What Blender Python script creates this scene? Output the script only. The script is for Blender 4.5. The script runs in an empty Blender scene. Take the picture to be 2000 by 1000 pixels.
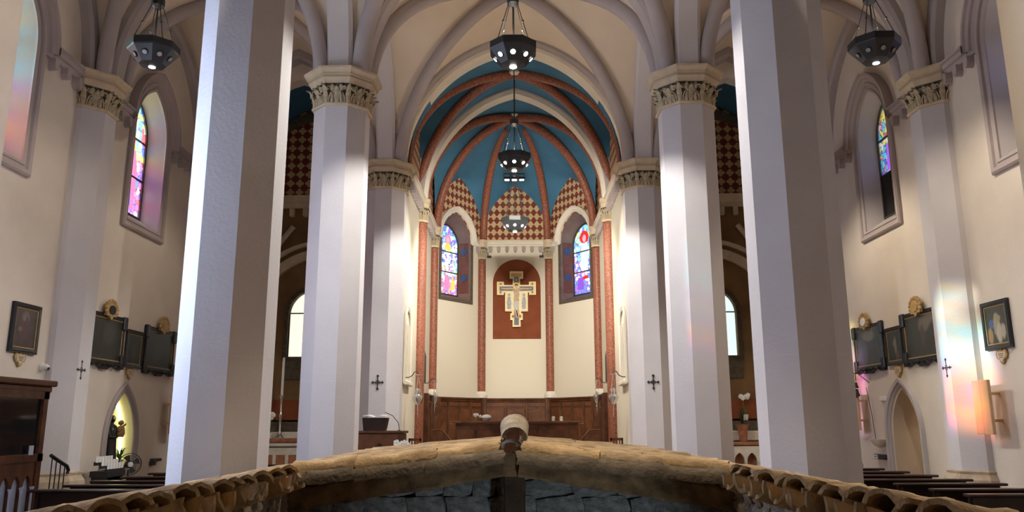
import bpy, bmesh, math, random
from mathutils import Vector, Matrix
from mathutils.geometry import tessellate_polygon
PI = math.pi
rnd = random.Random(7)
S = bpy.context.scene
COL = S.collection

# ------------------------------------------------------------------ camera
cam_d = bpy.data.cameras.new('camera'); cam = bpy.data.objects.new('camera', cam_d); COL.objects.link(cam)
PITCH, ROLL, YAW, FPX = 0.2083, -0.0028, -0.0059, 1546.64
fw = Vector((math.sin(YAW)*math.cos(PITCH), math.cos(YAW)*math.cos(PITCH), math.sin(PITCH)))
rt0 = Vector((math.cos(YAW), -math.sin(YAW), 0)); up0 = rt0.cross(fw)
rt = rt0*math.cos(ROLL)+up0*math.sin(ROLL); up = up0*math.cos(ROLL)-rt0*math.sin(ROLL)
cam.matrix_world = Matrix(((rt.x, up.x, -fw.x, 0.0386), (rt.y, up.y, -fw.y, 0), (rt.z, up.z, -fw.z, 1.75), (0, 0, 0, 1)))
cam_d.sensor_width = 36; cam_d.lens = FPX/2000*36; cam_d.clip_start = 0.05; cam_d.clip_end = 200
S.camera = cam

# ------------------------------------------------------------------ world, sun, exposure
S.view_settings.view_transform = 'Standard'; S.view_settings.look = 'None'
S.view_settings.exposure = 0.2; S.view_settings.gamma = 1
S.view_settings.use_curve_mapping = False
S.cycles.use_denoising = True; S.cycles.max_bounces = 8; S.cycles.diffuse_bounces = 5
S.cycles.transparent_max_bounces = 12; S.cycles.sample_clamp_indirect = 6
S.cycles.caustics_reflective = False; S.cycles.caustics_refractive = False
w = bpy.data.worlds.new('world'); S.world = w; w.use_nodes = True
bg = w.node_tree.nodes['Background']; bg.inputs[0].default_value = (0.62, 0.8, 1.0, 1); bg.inputs[1].default_value = 3.0
sun_d = bpy.data.lights.new('sun', 'SUN'); sun = bpy.data.objects.new('sun', sun_d); COL.objects.link(sun)
sun.rotation_euler = Vector((14.9, 2.0, -4.25)).to_track_quat('-Z', 'Y').to_euler()
sun_d.energy = 8.5; sun_d.angle = math.radians(1.5); sun_d.color = (1, 0.97, 0.9)
def area(name, loc, direction, sx, sy, power, color):
    d = bpy.data.lights.new(name, 'AREA'); d.shape = 'RECTANGLE'; d.size = sx; d.size_y = sy; d.energy = power; d.color = color
    o = bpy.data.objects.new(name, d); COL.objects.link(o); o.location = loc
    o.rotation_euler = Vector(direction).to_track_quat('-Z', 'Z').to_euler(); return o
# daylight outside the windows: clear side window near the entrance, stained glass windows
area('daylight_entrance_window', (-6.5, 7.0, 4.0), (1, -0.1, -0.1), 1.5, 5.4, 700, (0.62, 0.74, 1.0))
for yy, pw in ((10.62, 150), (15.22, 130)):
    area('daylight_left_window', (-8.75, yy, 7.0), (1, 0, -0.05), 1.2, 2.8, pw, (0.85, 0.93, 1.0))
for yy in (10.72, 15.38):
    area('daylight_right_aisle_window', (8.75, yy, 7.0), (-1, 0, -0.05), 1.2, 2.8, 35, (0.8, 0.9, 1.0))
for sx, pw in ((-1, 110), (1, 110)):
    area('daylight_apse_window', (sx*2.95, 25.55, 6.9), (-sx*0.8, -0.6, 0), 1.5, 2.6, pw, (0.86, 0.93, 1.0))
area('passage_fill_light', (8.5, 14.8, 2.9), (0, 0.3, -1), 0.4, 0.4, 12, (1.0, 0.85, 0.6))  # added warm fill brightening the door passage, no fitting there
# power of the lamp spots and of the added fills and uplights (watts)
P_LAMP1, P_LAMP2, P_LAMP3, P_FLOOD, P_HOUSE, P_AISLE, P_UP, P_INSIDE = 660, 660, 300, 690, 600, 95, 85, 42

# ------------------------------------------------------------------ mesh helpers
def new_obj(name, me, mat=None, parent=None, loc=None, rz=None, smooth=False):
    o = bpy.data.objects.new(name, me); COL.objects.link(o)
    if mat is not None and not me.materials:
        for m in (mat if isinstance(mat, (list, tuple)) else [mat]): me.materials.append(m)
    if parent is not None: o.parent = parent
    if loc is not None: o.location = loc
    if rz is not None: o.rotation_euler = (0, 0, rz)
    if smooth:
        for p in me.polygons: p.use_smooth = True
    return o
class MB:
    """collects geometry, builds one mesh object"""
    def __init__(s): s.v = []; s.f = []; s.m = []
    def add(s, vs, fs, mi=0, M=None):
        k = len(s.v)
        s.v += [tuple(M @ Vector(v)) if M is not None else tuple(v) for v in vs]
        s.f += [tuple(i+k for i in f) for f in fs]; s.m += [mi]*len(fs); return s
    def box(s, c, d, mi=0, M=None):
        x, y, z = c; a, b, e = d[0]/2, d[1]/2, d[2]/2
        vs = [(x+i*a, y+j*b, z+k*e) for i in (-1, 1) for j in (-1, 1) for k in (-1, 1)]
        return s.add(vs, [(0, 1, 3, 2), (4, 6, 7, 5), (0, 4, 5, 1), (2, 3, 7, 6), (0, 2, 6, 4), (1, 5, 7, 3)], mi, M)
    def box2(s, x0, x1, y0, y1, z0, z1, mi=0): return s.box(((x0+x1)/2, (y0+y1)/2, (z0+z1)/2), (x1-x0, y1-y0, z1-z0), mi)
    def bbox(s, c, d, b=0.01, mi=0, M=None):
        """bevelled box (chamfered edges)"""
        bm = bmesh.new(); bmesh.ops.create_cube(bm, size=1)
        for v in bm.verts: v.co = Vector((c[0]+v.co.x*d[0], c[1]+v.co.y*d[1], c[2]+v.co.z*d[2]))
        bmesh.ops.bevel(bm, geom=list(bm.edges), offset=min(b, min(d)*0.45), segments=1, affect='EDGES')
        bm.verts.index_update()
        r = s.add([v.co[:] for v in bm.verts], [[v.index for v in f.verts] for f in bm.faces], mi, M); bm.free(); return r
    def loft(s, rings, closed=True, cap=True, mi=0, M=None):
        n = len(rings[0]); vs = [p for r in rings for p in r]; fs = []
        for i in range(len(rings)-1):
            for j in range(n if closed else n-1):
                a = i*n+j; b = i*n+(j+1) % n; fs.append((a, b, b+n, a+n))
        if cap and closed: fs.append(tuple(range(n))[::-1]); fs.append(tuple(range((len(rings)-1)*n, len(rings)*n)))
        return s.add(vs, fs, mi, M)
    def lathe(s, prof, n=16, c=(0, 0, 0), ph=0, cap=True, mi=0, M=None):
        return s.loft([[(c[0]+r*math.cos(2*PI*k/n+ph), c[1]+r*math.sin(2*PI*k/n+ph), c[2]+z) for k in range(n)] for r, z in prof], True, cap, mi, M)
    def tube(s, path, r, n=8, cap=True, mi=0, M=None):
        P = [Vector(p) for p in path]; rings = []; N = len(P)
        rr = r if isinstance(r, (list, tuple)) else [r]*N
        ref = None
        for i in range(N):
            t = (P[min(i+1, N-1)]-P[max(i-1, 0)]).normalized()
            if ref is None: ref = Vector((0, 0, 1)) if abs(t.z) < 0.9 else Vector((1, 0, 0))
            a = t.cross(ref).normalized(); b = a.cross(t).normalized(); ref = b
            rings.append([tuple(P[i]+a*rr[i]*math.cos(2*PI*k/n)+b*rr[i]*math.sin(2*PI*k/n)) for k in range(n)])
        return s.loft(rings, True, cap, mi, M)
    def sphere(s, c, r, n=12, m=8, mi=0, M=None):
        rx, ry, rz = r if isinstance(r, (list, tuple)) else (r, r, r)
        return s.loft([[(c[0]+rx*max(math.sin(PI*i/m), 0.02)*math.cos(2*PI*k/n), c[1]+ry*max(math.sin(PI*i/m), 0.02)*math.sin(2*PI*k/n), c[2]-rz*math.cos(PI*i/m)) for k in range(n)] for i in range(m+1)], True, True, mi, M)
    def poly(s, outline, holes=(), y0=0.0, y1=0.1, mi=0, back=True, M=None):
        """prism of a polygon given in local x,z; front at y0, back at y1; holes open through"""
        loops = [list(outline)]+[list(h) for h in holes]
        tri = tessellate_polygon([[Vector((p[0], p[1], 0)) for p in L] for L in loops])
        flat = [p for L in loops for p in L]; n = len(flat)
        vs = [(p[0], y0, p[1]) for p in flat]+[(p[0], y1, p[1]) for p in flat]
        fs = []
        for t in tri:
            a, b, c = t
            A, B, C = flat[a], flat[b], flat[c]
            ccw = (B[0]-A[0])*(C[1]-A[1])-(B[1]-A[1])*(C[0]-A[0]) > 0
            t = (a, b, c) if ccw else (a, c, b)
            fs.append(t)
            if back: fs.append(tuple(i+n for i in t[::-1]))
        k = 0
        for li, L in enumerate(loops):
            ar = sum(L[i][0]*L[(i+1) % len(L)][1]-L[(i+1) % len(L)][0]*L[i][1] for i in range(len(L)))
            for i in range(len(L)):
                a = k+i; b = k+(i+1) % len(L)
                if (ar > 0) == (li == 0): fs.append((a, a+n, b+n, b))
                else: fs.append((a, b, b+n, a+n))
            k += len(L)
        return s.add(vs, fs, mi, M)
    def molding(s, path, prof, closed=False, mi=0, cap=True, M=None):
        """path in local x,z; profile (a outward to the left of travel, b toward the viewer = -y)"""
        n = len(path); pr = []
        for i in range(n):
            p = Vector(path[i])
            if closed or 0 < i < n-1:
                d0 = (p-Vector(path[i-1])).normalized(); d1 = (Vector(path[(i+1) % n])-p).normalized()
            elif i == 0: d0 = d1 = (Vector(path[1])-p).normalized()
            else: d0 = d1 = (p-Vector(path[i-1])).normalized()
            n0 = Vector((-d0.y, d0.x)); n1 = Vector((-d1.y, d1.x)); m = n0+n1
            m = m/max(m.length_squared, 0.3)*2 if m.length > 1e-6 else n0
            pr.append([(p.x+m.x*a, -b, p.y+m.y*a) for a, b in prof])
        if closed: pr.append(pr[0])
        return s.loft(pr, True, cap and not closed, mi, M)
    def build(s, name, mat, parent=None, loc=None, rz=None, smooth=False, clean=False):
        me = bpy.data.meshes.new(name); me.from_pydata(s.v, [], s.f)
        mats = mat if isinstance(mat, (list, tuple)) else [mat]
        for m in mats: me.materials.append(m)
        if len(mats) > 1: me.polygons.foreach_set('material_index', s.m)
        bm = bmesh.new(); bm.from_mesh(me)
        if clean: bmesh.ops.remove_doubles(bm, verts=bm.verts, dist=1e-5)
        bmesh.ops.recalc_face_normals(bm, faces=bm.faces); bm.to_mesh(me); bm.free()
        me.update()
        return new_obj(name, me, None, parent, loc, rz, smooth)
def smooth_by_angle(o, deg=40):
    me = o.data
    for p in me.polygons: p.use_smooth = True
    me.set_sharp_from_angle(angle=math.radians(deg))
    return o
def empty(name, loc=(0, 0, 0), rz=0, parent=None):
    o = bpy.data.objects.new(name, None); COL.objects.link(o); o.location = loc; o.rotation_euler = (0, 0, rz)
    o.empty_display_size = 0.1
    if parent is not None: o.parent = parent
    return o
def tag(o, label, cat, group=None, kind=None):
    o['label'] = label; o['category'] = cat
    if group: o['group'] = group
    if kind: o['kind'] = kind
    return o
def struct(o, label=None):
    o['kind'] = 'structure'
    if label: o['label'] = label
    return o
def copy_tree(o, parent=None):
    c = o.copy(); COL.objects.link(c); c.parent = parent
    for ch in [x for x in o.children]: copy_tree(ch, c)
    return c

# ------------------------------------------------------------------ materials
def nodes(name):
    m = bpy.data.materials.new(name); m.use_nodes = True
    nt = m.node_tree; return m, nt, nt.nodes['Principled BSDF']
def N(nt, typ, **kw):
    n = nt.nodes.new(typ)
    for k, v in kw.items():
        if k.startswith('i_'):
            n.inputs[int(k[2:]) if k[2:].isdigit() else k[2:]].default_value = v
        else: setattr(n, k, v)
    return n
def plain(name, col, rough=0.7, var=0.12, scale=3.0, bump=0.0, bscale=40, metal=0, spec=0.3, detail=5, col2=None):
    m, nt, b = nodes(name); L = nt.links.new
    b.inputs['Roughness'].default_value = rough; b.inputs['Metallic'].default_value = metal
    b.inputs['Specular IOR Level'].default_value = spec
    tc = N(nt, 'ShaderNodeTexCoord')
    nz = N(nt, 'ShaderNodeTexNoise'); nz.inputs['Scale'].default_value = scale; nz.inputs['Detail'].default_value = detail
    L(tc.outputs['Object'], nz.inputs['Vector'])
    rp = N(nt, 'ShaderNodeValToRGB')
    c0 = [c*(1-var) for c in col]; c1 = list(col2) if col2 else [min(1, c*(1+var)) for c in col]
    rp.color_ramp.elements[0].position = 0.3; rp.color_ramp.elements[1].position = 0.7
    rp.color_ramp.elements[0].color = (*c0, 1); rp.color_ramp.elements[1].color = (*c1, 1)
    L(nz.outputs['Fac'], rp.inputs['Fac']); L(rp.outputs['Color'], b.inputs['Base Color'])
    if bump:
        n2 = N(nt, 'ShaderNodeTexNoise'); n2.inputs['Scale'].default_value = bscale; n2.inputs['Detail'].default_value = 6
        L(tc.outputs['Object'], n2.inputs['Vector'])
        bp = N(nt, 'ShaderNodeBump'); bp.inputs['Strength'].default_value = bump; bp.inputs['Distance'].default_value = 0.02
        L(n2.outputs['Fac'], bp.inputs['Height']); L(bp.outputs['Normal'], b.inputs['Normal'])
    return m
def emit(name, col, strength):
    m, nt, b = nodes(name); b.inputs['Base Color'].default_value = (*col, 1)
    b.inputs['Emission Color'].default_value = (*col, 1); b.inputs['Emission Strength'].default_value = strength; return m
def math_(nt, op, a, b=None, c=None):
    n = nt.nodes.new('ShaderNodeMath'); n.operation = op
    for i, x in enumerate((a, b, c)):
        if x is None: continue
        if isinstance(x, (int, float)): n.inputs[i].default_value = x
        else: nt.links.new(x, n.inputs[i])
    return n.outputs[0]
def mixc(nt, fac, a, b):
    n = nt.nodes.new('ShaderNodeMix'); n.data_type = 'RGBA'
    for i, x in ((0, fac), (6, a), (7, b)):
        if isinstance(x, (int, float)): n.inputs[i].default_value = x
        elif isinstance(x, (tuple, list)): n.inputs[i].default_value = (*x[:3], 1)
        else: nt.links.new(x, n.inputs[i])
    return n.outputs[2]

M = {}
M['cream'] = plain('cream_plaster', (0.68, 0.605, 0.525), 0.85, 0.05, 1.5, 0.15, 30)
M['vault'] = plain('vault_plaster', (0.70, 0.60, 0.48), 0.9, 0.05, 1.2, 0.1, 25)
M['mauve'] = plain('mauve_plaster', (0.58, 0.55, 0.56), 0.85, 0.05, 1.3, 0.18, 22)
M['rib'] = plain('mauve_rib_plaster', (0.39, 0.345, 0.34), 0.85, 0.06, 1.5, 0.1, 25)
M['mould'] = plain('mauve_moulding', (0.40, 0.345, 0.335), 0.85, 0.06, 1.5, 0.1, 25)
M['abacus'] = plain('beige_stone', (0.60, 0.49, 0.34), 0.8, 0.12, 5, 0.15, 30)
M['leaf'] = plain('carved_stone', (0.50, 0.42, 0.28), 0.85, 0.25, 14, 0.3, 60)
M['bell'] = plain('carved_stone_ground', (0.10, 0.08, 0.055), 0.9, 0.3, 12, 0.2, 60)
M['plinth'] = plain('plinth_stone', (0.42, 0.33, 0.24), 0.85, 0.2, 6, 0.3, 25)
M['blue'] = plain('blue_vault_paint', (0.055, 0.17, 0.28), 0.85, 0.15, 1.3, 0.1, 25)
M['redm'] = plain('red_marble', (0.24, 0.062, 0.032), 0.45, 0.35, 26, 0.05, 60, col2=(0.38, 0.15, 0.09), detail=8)
M['white'] = plain('white_moulding', (0.78, 0.72, 0.60), 0.8, 0.05, 3)
M['floor'] = plain('floor_marble', (0.38, 0.28, 0.22), 0.35, 0.2, 2.5)
M['wood'] = plain('walnut_wood', (0.085, 0.03, 0.013), 0.45, 0.35, 5, 0.1, 20, col2=(0.14, 0.052, 0.022))
M['pew'] = plain('dark_pew_wood', (0.028, 0.013, 0.009), 0.3, 0.3, 6)
M['black'] = plain('black_metal', (0.018, 0.02, 0.022), 0.45, 0.2, 5, spec=0.5)
M['iron'] = plain('dark_iron', (0.05, 0.045, 0.04), 0.5, 0.2, 8)
M['mural'] = plain('rust_red_paint', (0.22, 0.062, 0.026), 0.9, 0.12, 3)
M['gold'] = plain('gold_leaf', (0.80, 0.60, 0.20), 0.4, 0.12, 20)
M['gilt'] = plain('gilt_wood', (0.42, 0.27, 0.11), 0.5, 0.3, 25)
M['crossblue'] = plain('slate_blue_paint', (0.17, 0.19, 0.24), 0.7, 0.15, 12)
M['skin'] = plain('pale_flesh_paint', (0.56, 0.43, 0.29), 0.7, 0.15, 15)
M['robe'] = plain('grey_robe_paint', (0.42, 0.42, 0.43), 0.7, 0.25, 18)
M['frame_black'] = plain('ebonised_frame', (0.012, 0.012, 0.014), 0.35, 0.3, 8, spec=0.5)
M['silver'] = plain('silver', (0.8, 0.78, 0.74), 0.22, 0.1, 20, metal=0.9)
M['wax'] = plain('white_wax', (0.85, 0.82, 0.75), 0.5, 0.04, 8)
M['petal'] = plain('white_petals', (0.85, 0.85, 0.82), 0.6, 0.06, 30)
M['leafgreen'] = plain('green_leaves', (0.10, 0.28, 0.05), 0.6, 0.35, 20)
M['paper'] = plain('white_paper', (0.8, 0.8, 0.78), 0.7, 0.05, 10)
M['plastic'] = plain('white_plastic', (0.75, 0.74, 0.72), 0.4, 0.04, 8)
M['panel'] = plain('beige_panel', (0.62, 0.42, 0.24), 0.7, 0.05, 6)
M['marble'] = plain('pale_marble', (0.68, 0.63, 0.54), 0.4, 0.1, 6)
M['marblered'] = plain('brown_red_marble', (0.35, 0.15, 0.08), 0.35, 0.3, 9)
M['tile'] = plain('terracotta_coppo', (0.36, 0.225, 0.105), 0.9, 0.38, 7, 0.5, 45, col2=(0.50, 0.345, 0.18))
M['tile2'] = plain('weathered_coppo', (0.30, 0.20, 0.105), 0.9, 0.42, 9, 0.5, 45, col2=(0.44, 0.32, 0.19))
M['tile3'] = plain('grey_coppo', (0.23, 0.185, 0.14), 0.9, 0.35, 9, 0.5, 45, col2=(0.34, 0.28, 0.21))
M['beam'] = plain('hewn_beam', (0.10, 0.062, 0.03), 0.85, 0.5, 9, 0.6, 30, col2=(0.19, 0.125, 0.06))
M['stone'] = plain('rubble_stone', (0.30, 0.25, 0.19), 0.9, 0.35, 6, 0.6, 25, col2=(0.42, 0.36, 0.29))
M['stone2'] = plain('brown_rubble_stone', (0.24, 0.18, 0.12), 0.9, 0.35, 6, 0.6, 25, col2=(0.36, 0.28, 0.2))
M['stoneg'] = plain('grey_rubble_stone', (0.165, 0.17, 0.165), 0.9, 0.4, 5, 0.8, 25, col2=(0.29, 0.30, 0.29))
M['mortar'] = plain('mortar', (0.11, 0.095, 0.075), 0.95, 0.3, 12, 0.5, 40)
M['clearglass'], _nt, _b = nodes('clear_window_glass')
_t = N(_nt, 'ShaderNodeBsdfTransparent'); _t.inputs[0].default_value = (0.92, 0.96, 1, 1)
_nt.links.new(_t.outputs[0], _nt.nodes['Material Output'].inputs[0])
def dark_glass():
    m, nt, b = nodes('dark_reflective_glass'); b.inputs['Base Color'].default_value = (0.012, 0.014, 0.016, 1)
    b.inputs['Roughness'].default_value = 0.06; b.inputs['Specular IOR Level'].default_value = 0.6; return m
M['darkglass'] = dark_glass()

def harlequin(name, base, red, w_, h_, z0=None, below=None, quatre=False):
    m, nt, b = nodes(name); L = nt.links.new; b.inputs['Roughness'].default_value = 0.85
    tc = N(nt, 'ShaderNodeTexCoord'); sp = N(nt, 'ShaderNodeSeparateXYZ'); L(tc.outputs['Object'], sp.inputs[0])
    a = math_(nt, 'MULTIPLY', sp.outputs['X'], 2*PI/w_); z = sp.outputs['Z']; bb = math_(nt, 'MULTIPLY', z, 2*PI/h_)
    ca, cb = math_(nt, 'COSINE', a), math_(nt, 'COSINE', bb)
    if quatre:
        # four lobed flower: union of four circles, folded into one quadrant
        u = math_(nt, 'ABSOLUTE', math_(nt, 'SUBTRACT', math_(nt, 'FRACT', math_(nt, 'DIVIDE', sp.outputs['X'], w_)), 0.5))
        v = math_(nt, 'ABSOLUTE', math_(nt, 'SUBTRACT', math_(nt, 'FRACT', math_(nt, 'DIVIDE', z, h_)), 0.5))
        def circ(p, q): return math_(nt, 'LESS_THAN', math_(nt, 'ADD', math_(nt, 'POWER', math_(nt, 'SUBTRACT', p, 0.25), 2.0), math_(nt, 'POWER', q, 2.0)), 0.034)
        f = math_(nt, 'SUBTRACT', math_(nt, 'ADD', math_(nt, 'ADD', circ(u, v), circ(v, u)), math_(nt, 'LESS_THAN', math_(nt, 'ADD', u, v), 0.27)), 0.5)
    else:
        s1 = math_(nt, 'MULTIPLY', math_(nt, 'MULTIPLY', math_(nt, 'SINE', math_(nt, 'MULTIPLY', a, 2.0)), math_(nt, 'SINE', math_(nt, 'MULTIPLY', bb, 1.0))), 0.0)
        c3 = math_(nt, 'MULTIPLY', math_(nt, 'SUBTRACT', math_(nt, 'COSINE', math_(nt, 'MULTIPLY', a, 3.0)), math_(nt, 'COSINE', math_(nt, 'MULTIPLY', bb, 3.0))), -0.05)
        f = math_(nt, 'ADD', math_(nt, 'ADD', ca, cb), math_(nt, 'ADD', c3, s1))
    fac = math_(nt, 'GREATER_THAN', f, 0.0)
    c = mixc(nt, fac, base, red) if not quatre else mixc(nt, fac, red, base)
    if z0 is not None: c = mixc(nt, math_(nt, 'GREATER_THAN', z, z0), below, c)
    L(c, b.inputs['Base Color']); return m
M['harl'] = harlequin('harlequin_painted_wall', (0.60, 0.44, 0.24), (0.20, 0.04, 0.024), 0.205, 0.27, 7.66, (0.72, 0.66, 0.53))
M['quatre'] = harlequin('quatrefoil_painted_wall', (0.50, 0.34, 0.15), (0.15, 0.024, 0.016), 0.25, 0.25, quatre=True)

def stained(name, palette, zoff, zh, cell=7.0, bright=1.0, lead=0.02, glow=1.0, palef=0.82):
    """leaded glass: tinted transparent cells, black leads"""
    m, nt, b = nodes(name); L = nt.links.new
    tc = N(nt, 'ShaderNodeTexCoord'); mp = N(nt, 'ShaderNodeMapping'); mp.inputs['Scale'].default_value = (1, 0.0, 0.72)
    L(tc.outputs['Object'], mp.inputs['Vector'])
    vo = N(nt, 'ShaderNodeTexVoronoi'); vo.inputs['Scale'].default_value = cell; L(mp.outputs[0], vo.inputs['Vector'])
    ve = N(nt, 'ShaderNodeTexVoronoi', feature='DISTANCE_TO_EDGE'); ve.inputs['Scale'].default_value = cell; L(mp.outputs[0], ve.inputs['Vector'])
    sp = N(nt, 'ShaderNodeSeparateXYZ'); L(tc.outputs['Object'], sp.inputs[0])
    sc = N(nt, 'ShaderNodeSeparateColor'); L(vo.outputs['Color'], sc.inputs[0])
    t = math_(nt, 'DIVIDE', math_(nt, 'SUBTRACT', sp.outputs['Z'], zoff), zh)
    t = math_(nt, 'ADD', t, math_(nt, 'MULTIPLY', math_(nt, 'SUBTRACT', sc.outputs[0], 0.5), 0.42))
    rp = N(nt, 'ShaderNodeValToRGB'); rp.color_ramp.interpolation = 'CONSTANT'
    els = rp.color_ramp.elements
    while len(els) < len(palette): els.new(0.5)
    for i, c in enumerate(palette): els[i].position = i/len(palette); els[i].color = (c[0]*bright, c[1]*bright, c[2]*bright, 1)
    L(t, rp.inputs['Fac'])
    pale = mixc(nt, math_(nt, 'GREATER_THAN', sc.outputs[1], palef), rp.outputs['Color'], (0.85*bright, 0.85*bright, 0.8*bright))
    c = mixc(nt, math_(nt, 'LESS_THAN', ve.outputs['Distance'], lead), pale, (0.004, 0.004, 0.006))
    tr = N(nt, 'ShaderNodeBsdfTransparent'); L(c, tr.inputs[0])
    em = N(nt, 'ShaderNodeEmission'); L(c, em.inputs[0]); em.inputs[1].default_value = glow   # emission put in for daylight diffusing through the antique glass
    ad = N(nt, 'ShaderNodeAddShader'); L(tr.outputs[0], ad.inputs[0]); L(em.outputs[0], ad.inputs[1])
    L(ad.outputs[0], nt.nodes['Material Output'].inputs[0]); return m
def tint(name, c):
    m, nt, b = nodes(name); t = N(nt, 'ShaderNodeBsdfTransparent'); t.inputs[0].default_value = (*[0.35*q for q in c], 1)
    em = N(nt, 'ShaderNodeEmission'); em.inputs[0].default_value = (*c, 1); em.inputs[1].default_value = 0.75  # emission put in for daylight through the figure glass
    ad = N(nt, 'ShaderNodeAddShader'); nt.links.new(t.outputs[0], ad.inputs[0]); nt.links.new(em.outputs[0], ad.inputs[1])
    nt.links.new(ad.outputs[0], nt.nodes['Material Output'].inputs[0]); return m
BL, CY, PK, RD, YE, OR, VI, WH, GR = (0.03, 0.10, 0.75), (0.10, 0.65, 0.9), (0.9, 0.12, 0.45), (0.8, 0.03, 0.04), (0.95, 0.8, 0.12), (0.95, 0.42, 0.05), (0.25, 0.05, 0.6), (0.75, 0.85, 0.95), (0.1, 0.5, 0.35)
BL, CY, PK, RD, YE, OR, VI, WH, GR = [tuple(0.72*c+0.22 for c in q) for q in (BL, CY, PK, RD, YE, OR, VI, WH, GR)]
# ------------------------------------------------------------------ dimensions (metres)
A = 2.992; D1, D2, D3 = 8.27, 13.0, 17.83; RP = 0.447; ZN, ZT = 7.015, 7.66
XL, XR = -7.40, 7.33; YC = 20.6; ZTOP = 11.4
def arcr(s, h): c = (s*s-h*h)/(2*s); return c, s-c
def arcx(z, s, h):
    c, R = arcr(s, h); return c+math.sqrt(max(R*R-z*z, 0))
def zsamp(s, h, n):
    c, R = arcr(s, h); t1 = math.asin(min(1, h/R)); return [R*math.sin(t1*i/n) for i in range(n)]+[h]
def arch(s, h, z0=0.0, n=14, xc=0.0):
    zs = zsamp(s, h, n)
    return [(xc-arcx(z, s, h), z0+z) for z in zs]+[(xc+arcx(z, s, h), z0+z) for z in zs[-2::-1]]
def opening(hw, sill, spring, apex, xc=0.0, n=10):
    """closed outline, counter-clockwise from the lower left"""
    return [(xc-hw, sill), (xc+hw, sill)]+arch(hw, apex-spring, spring, n, xc)[::-1]
def octring(r, z, c=(0, 0)):
    R = r/math.cos(PI/8); return [(c[0]+R*math.cos(PI/8+k*PI/4), c[1]+R*math.sin(PI/8+k*PI/4), z) for k in range(8)]

# ------------------------------------------------------------------ floor, ceiling slab, plain walls
struct(MB().box2(-9.2, 9.2, -4, 27, -0.2, 0).build('floor', M['floor']), 'polished reddish brown stone floor of the church')
struct(MB().box2(-2.5, 2.5, 18.6, 25.4, 0, 0.45).build('floor_chancel', M['marble']), 'raised pale stone floor of the chancel')
ceil = struct(MB().box2(-9.2, 9.2, -4, 27, ZTOP, ZTOP+0.2).build('ceiling', M['vault']), 'peach plastered cross vaults with mauve ribs over nave and aisles')
struct(MB().box2(-9.2, 9.2, -4, -3.6, 0, ZTOP).build('wall_back', M['cream']), 'plain cream entrance wall')
def wall(name, w0, w1, loc, rz, holes=(), mat='cream', th=0.85, z0=0.0, z1=ZTOP, top=None, holes2=None, label=None, dep=0.34):
    out = top or [(w0, z0), (w1, z0), (w1, z1), (w0, z1)]
    m = MB()
    if holes:
        m.poly(out, holes, 0, 0.03); m.poly([(w0, z0), (w1, z0), (w1, z1), (w0, z1)], holes2 or holes, dep, th)
    else: m.poly(out, (), 0, th)
    return struct(m.build(name, M[mat], None, loc, rz), label)
# outlines of wall openings
WLY, WRY = (10.62, 15.22), (10.72, 15.38)
def wo(c): return opening(0.66, 5.62, 7.5, 8.45, c)
def wi(c): return opening(0.52, 5.86, 7.5, 8.28, c)
NICHE = opening(0.5, 1.0, 1.45, 2.34, 15.15); DOOR = opening(0.52, 0.0, 1.55, 2.36, -15.25)
wl = wall('wall_left', 8.27, 21.2, (XL, 0, 0), PI/2, [wo(WLY[0]), wo(WLY[1]), NICHE], holes2=[wi(WLY[0]), wi(WLY[1])], label='cream plaster wall of the left aisle')
wr = wall('wall_right', -21.2, -8.27, (XR, 0, 0), -PI/2, [wo(-WRY[0]), wo(-WRY[1]), DOOR], holes2=[wi(-WRY[0]), wi(-WRY[1]), DOOR], label='cream plaster wall of the right aisle')
ENT = [(6.1, 1.2), (7.8, 1.2), (7.8, 6.8), (6.1, 6.8)]
wf = wall('wall_left_entrance', -3.6, 8.27, (-5.62, 0, 0), PI/2, [ENT], th=0.6, label='peach lit wall edge of the entrance bay, left aisle side')
wg = wall('wall_right_entrance', -8.27, 3.6, (5.52, 0, 0), -PI/2, th=0.6, label='peach lit wall edge of the entrance bay, right aisle side')
struct(MB().box2(-8.5, -8.2, -3.6, 7.9, 0, ZTOP).build('wall_left_sun_block', M['cream']), 'added unseen wall keeping the sun out of the entrance window')  # added behind the entrance window to block the sun
struct(MB().box2(-9.2, -5.7, 7.9, 8.26, 0, ZTOP).build('wall_left_return', M['cream']))
struct(MB().box2(5.6, 9.2, 7.9, 8.26, 0, ZTOP).build('wall_right_return', M['cream']))
for nm, o, hl, x in (('window_5', wf, ENT, -5.62),):
    e = struct(empty(nm, (x, 0, 0), PI/2 if x < 0 else -PI/2), 'large clear glazed window beside the entrance')
    x0, x1, z0, z1 = hl[0][0], hl[1][0], hl[0][1], hl[2][1]
    for i in range(3):
        for j in range(3):
            MB().box2(x0+(x1-x0)*i/3, x0+(x1-x0)*(i+1)/3, 0.40, 0.41, z0+(z1-z0)*j/3, z0+(z1-z0)*(j+1)/3).build('pane', M['clearglass'], e)
    f = MB()
    for i in range(4): f.box((x0+(x1-x0)*i/3, 0.4, (z0+z1)/2), (0.06, 0.05, z1-z0))
    for j in range(4): f.box(((x0+x1)/2, 0.4, z0+(z1-z0)*j/3), (x1-x0, 0.05, 0.06))
    f.build('glazing_bars', M['iron'], e)

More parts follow.
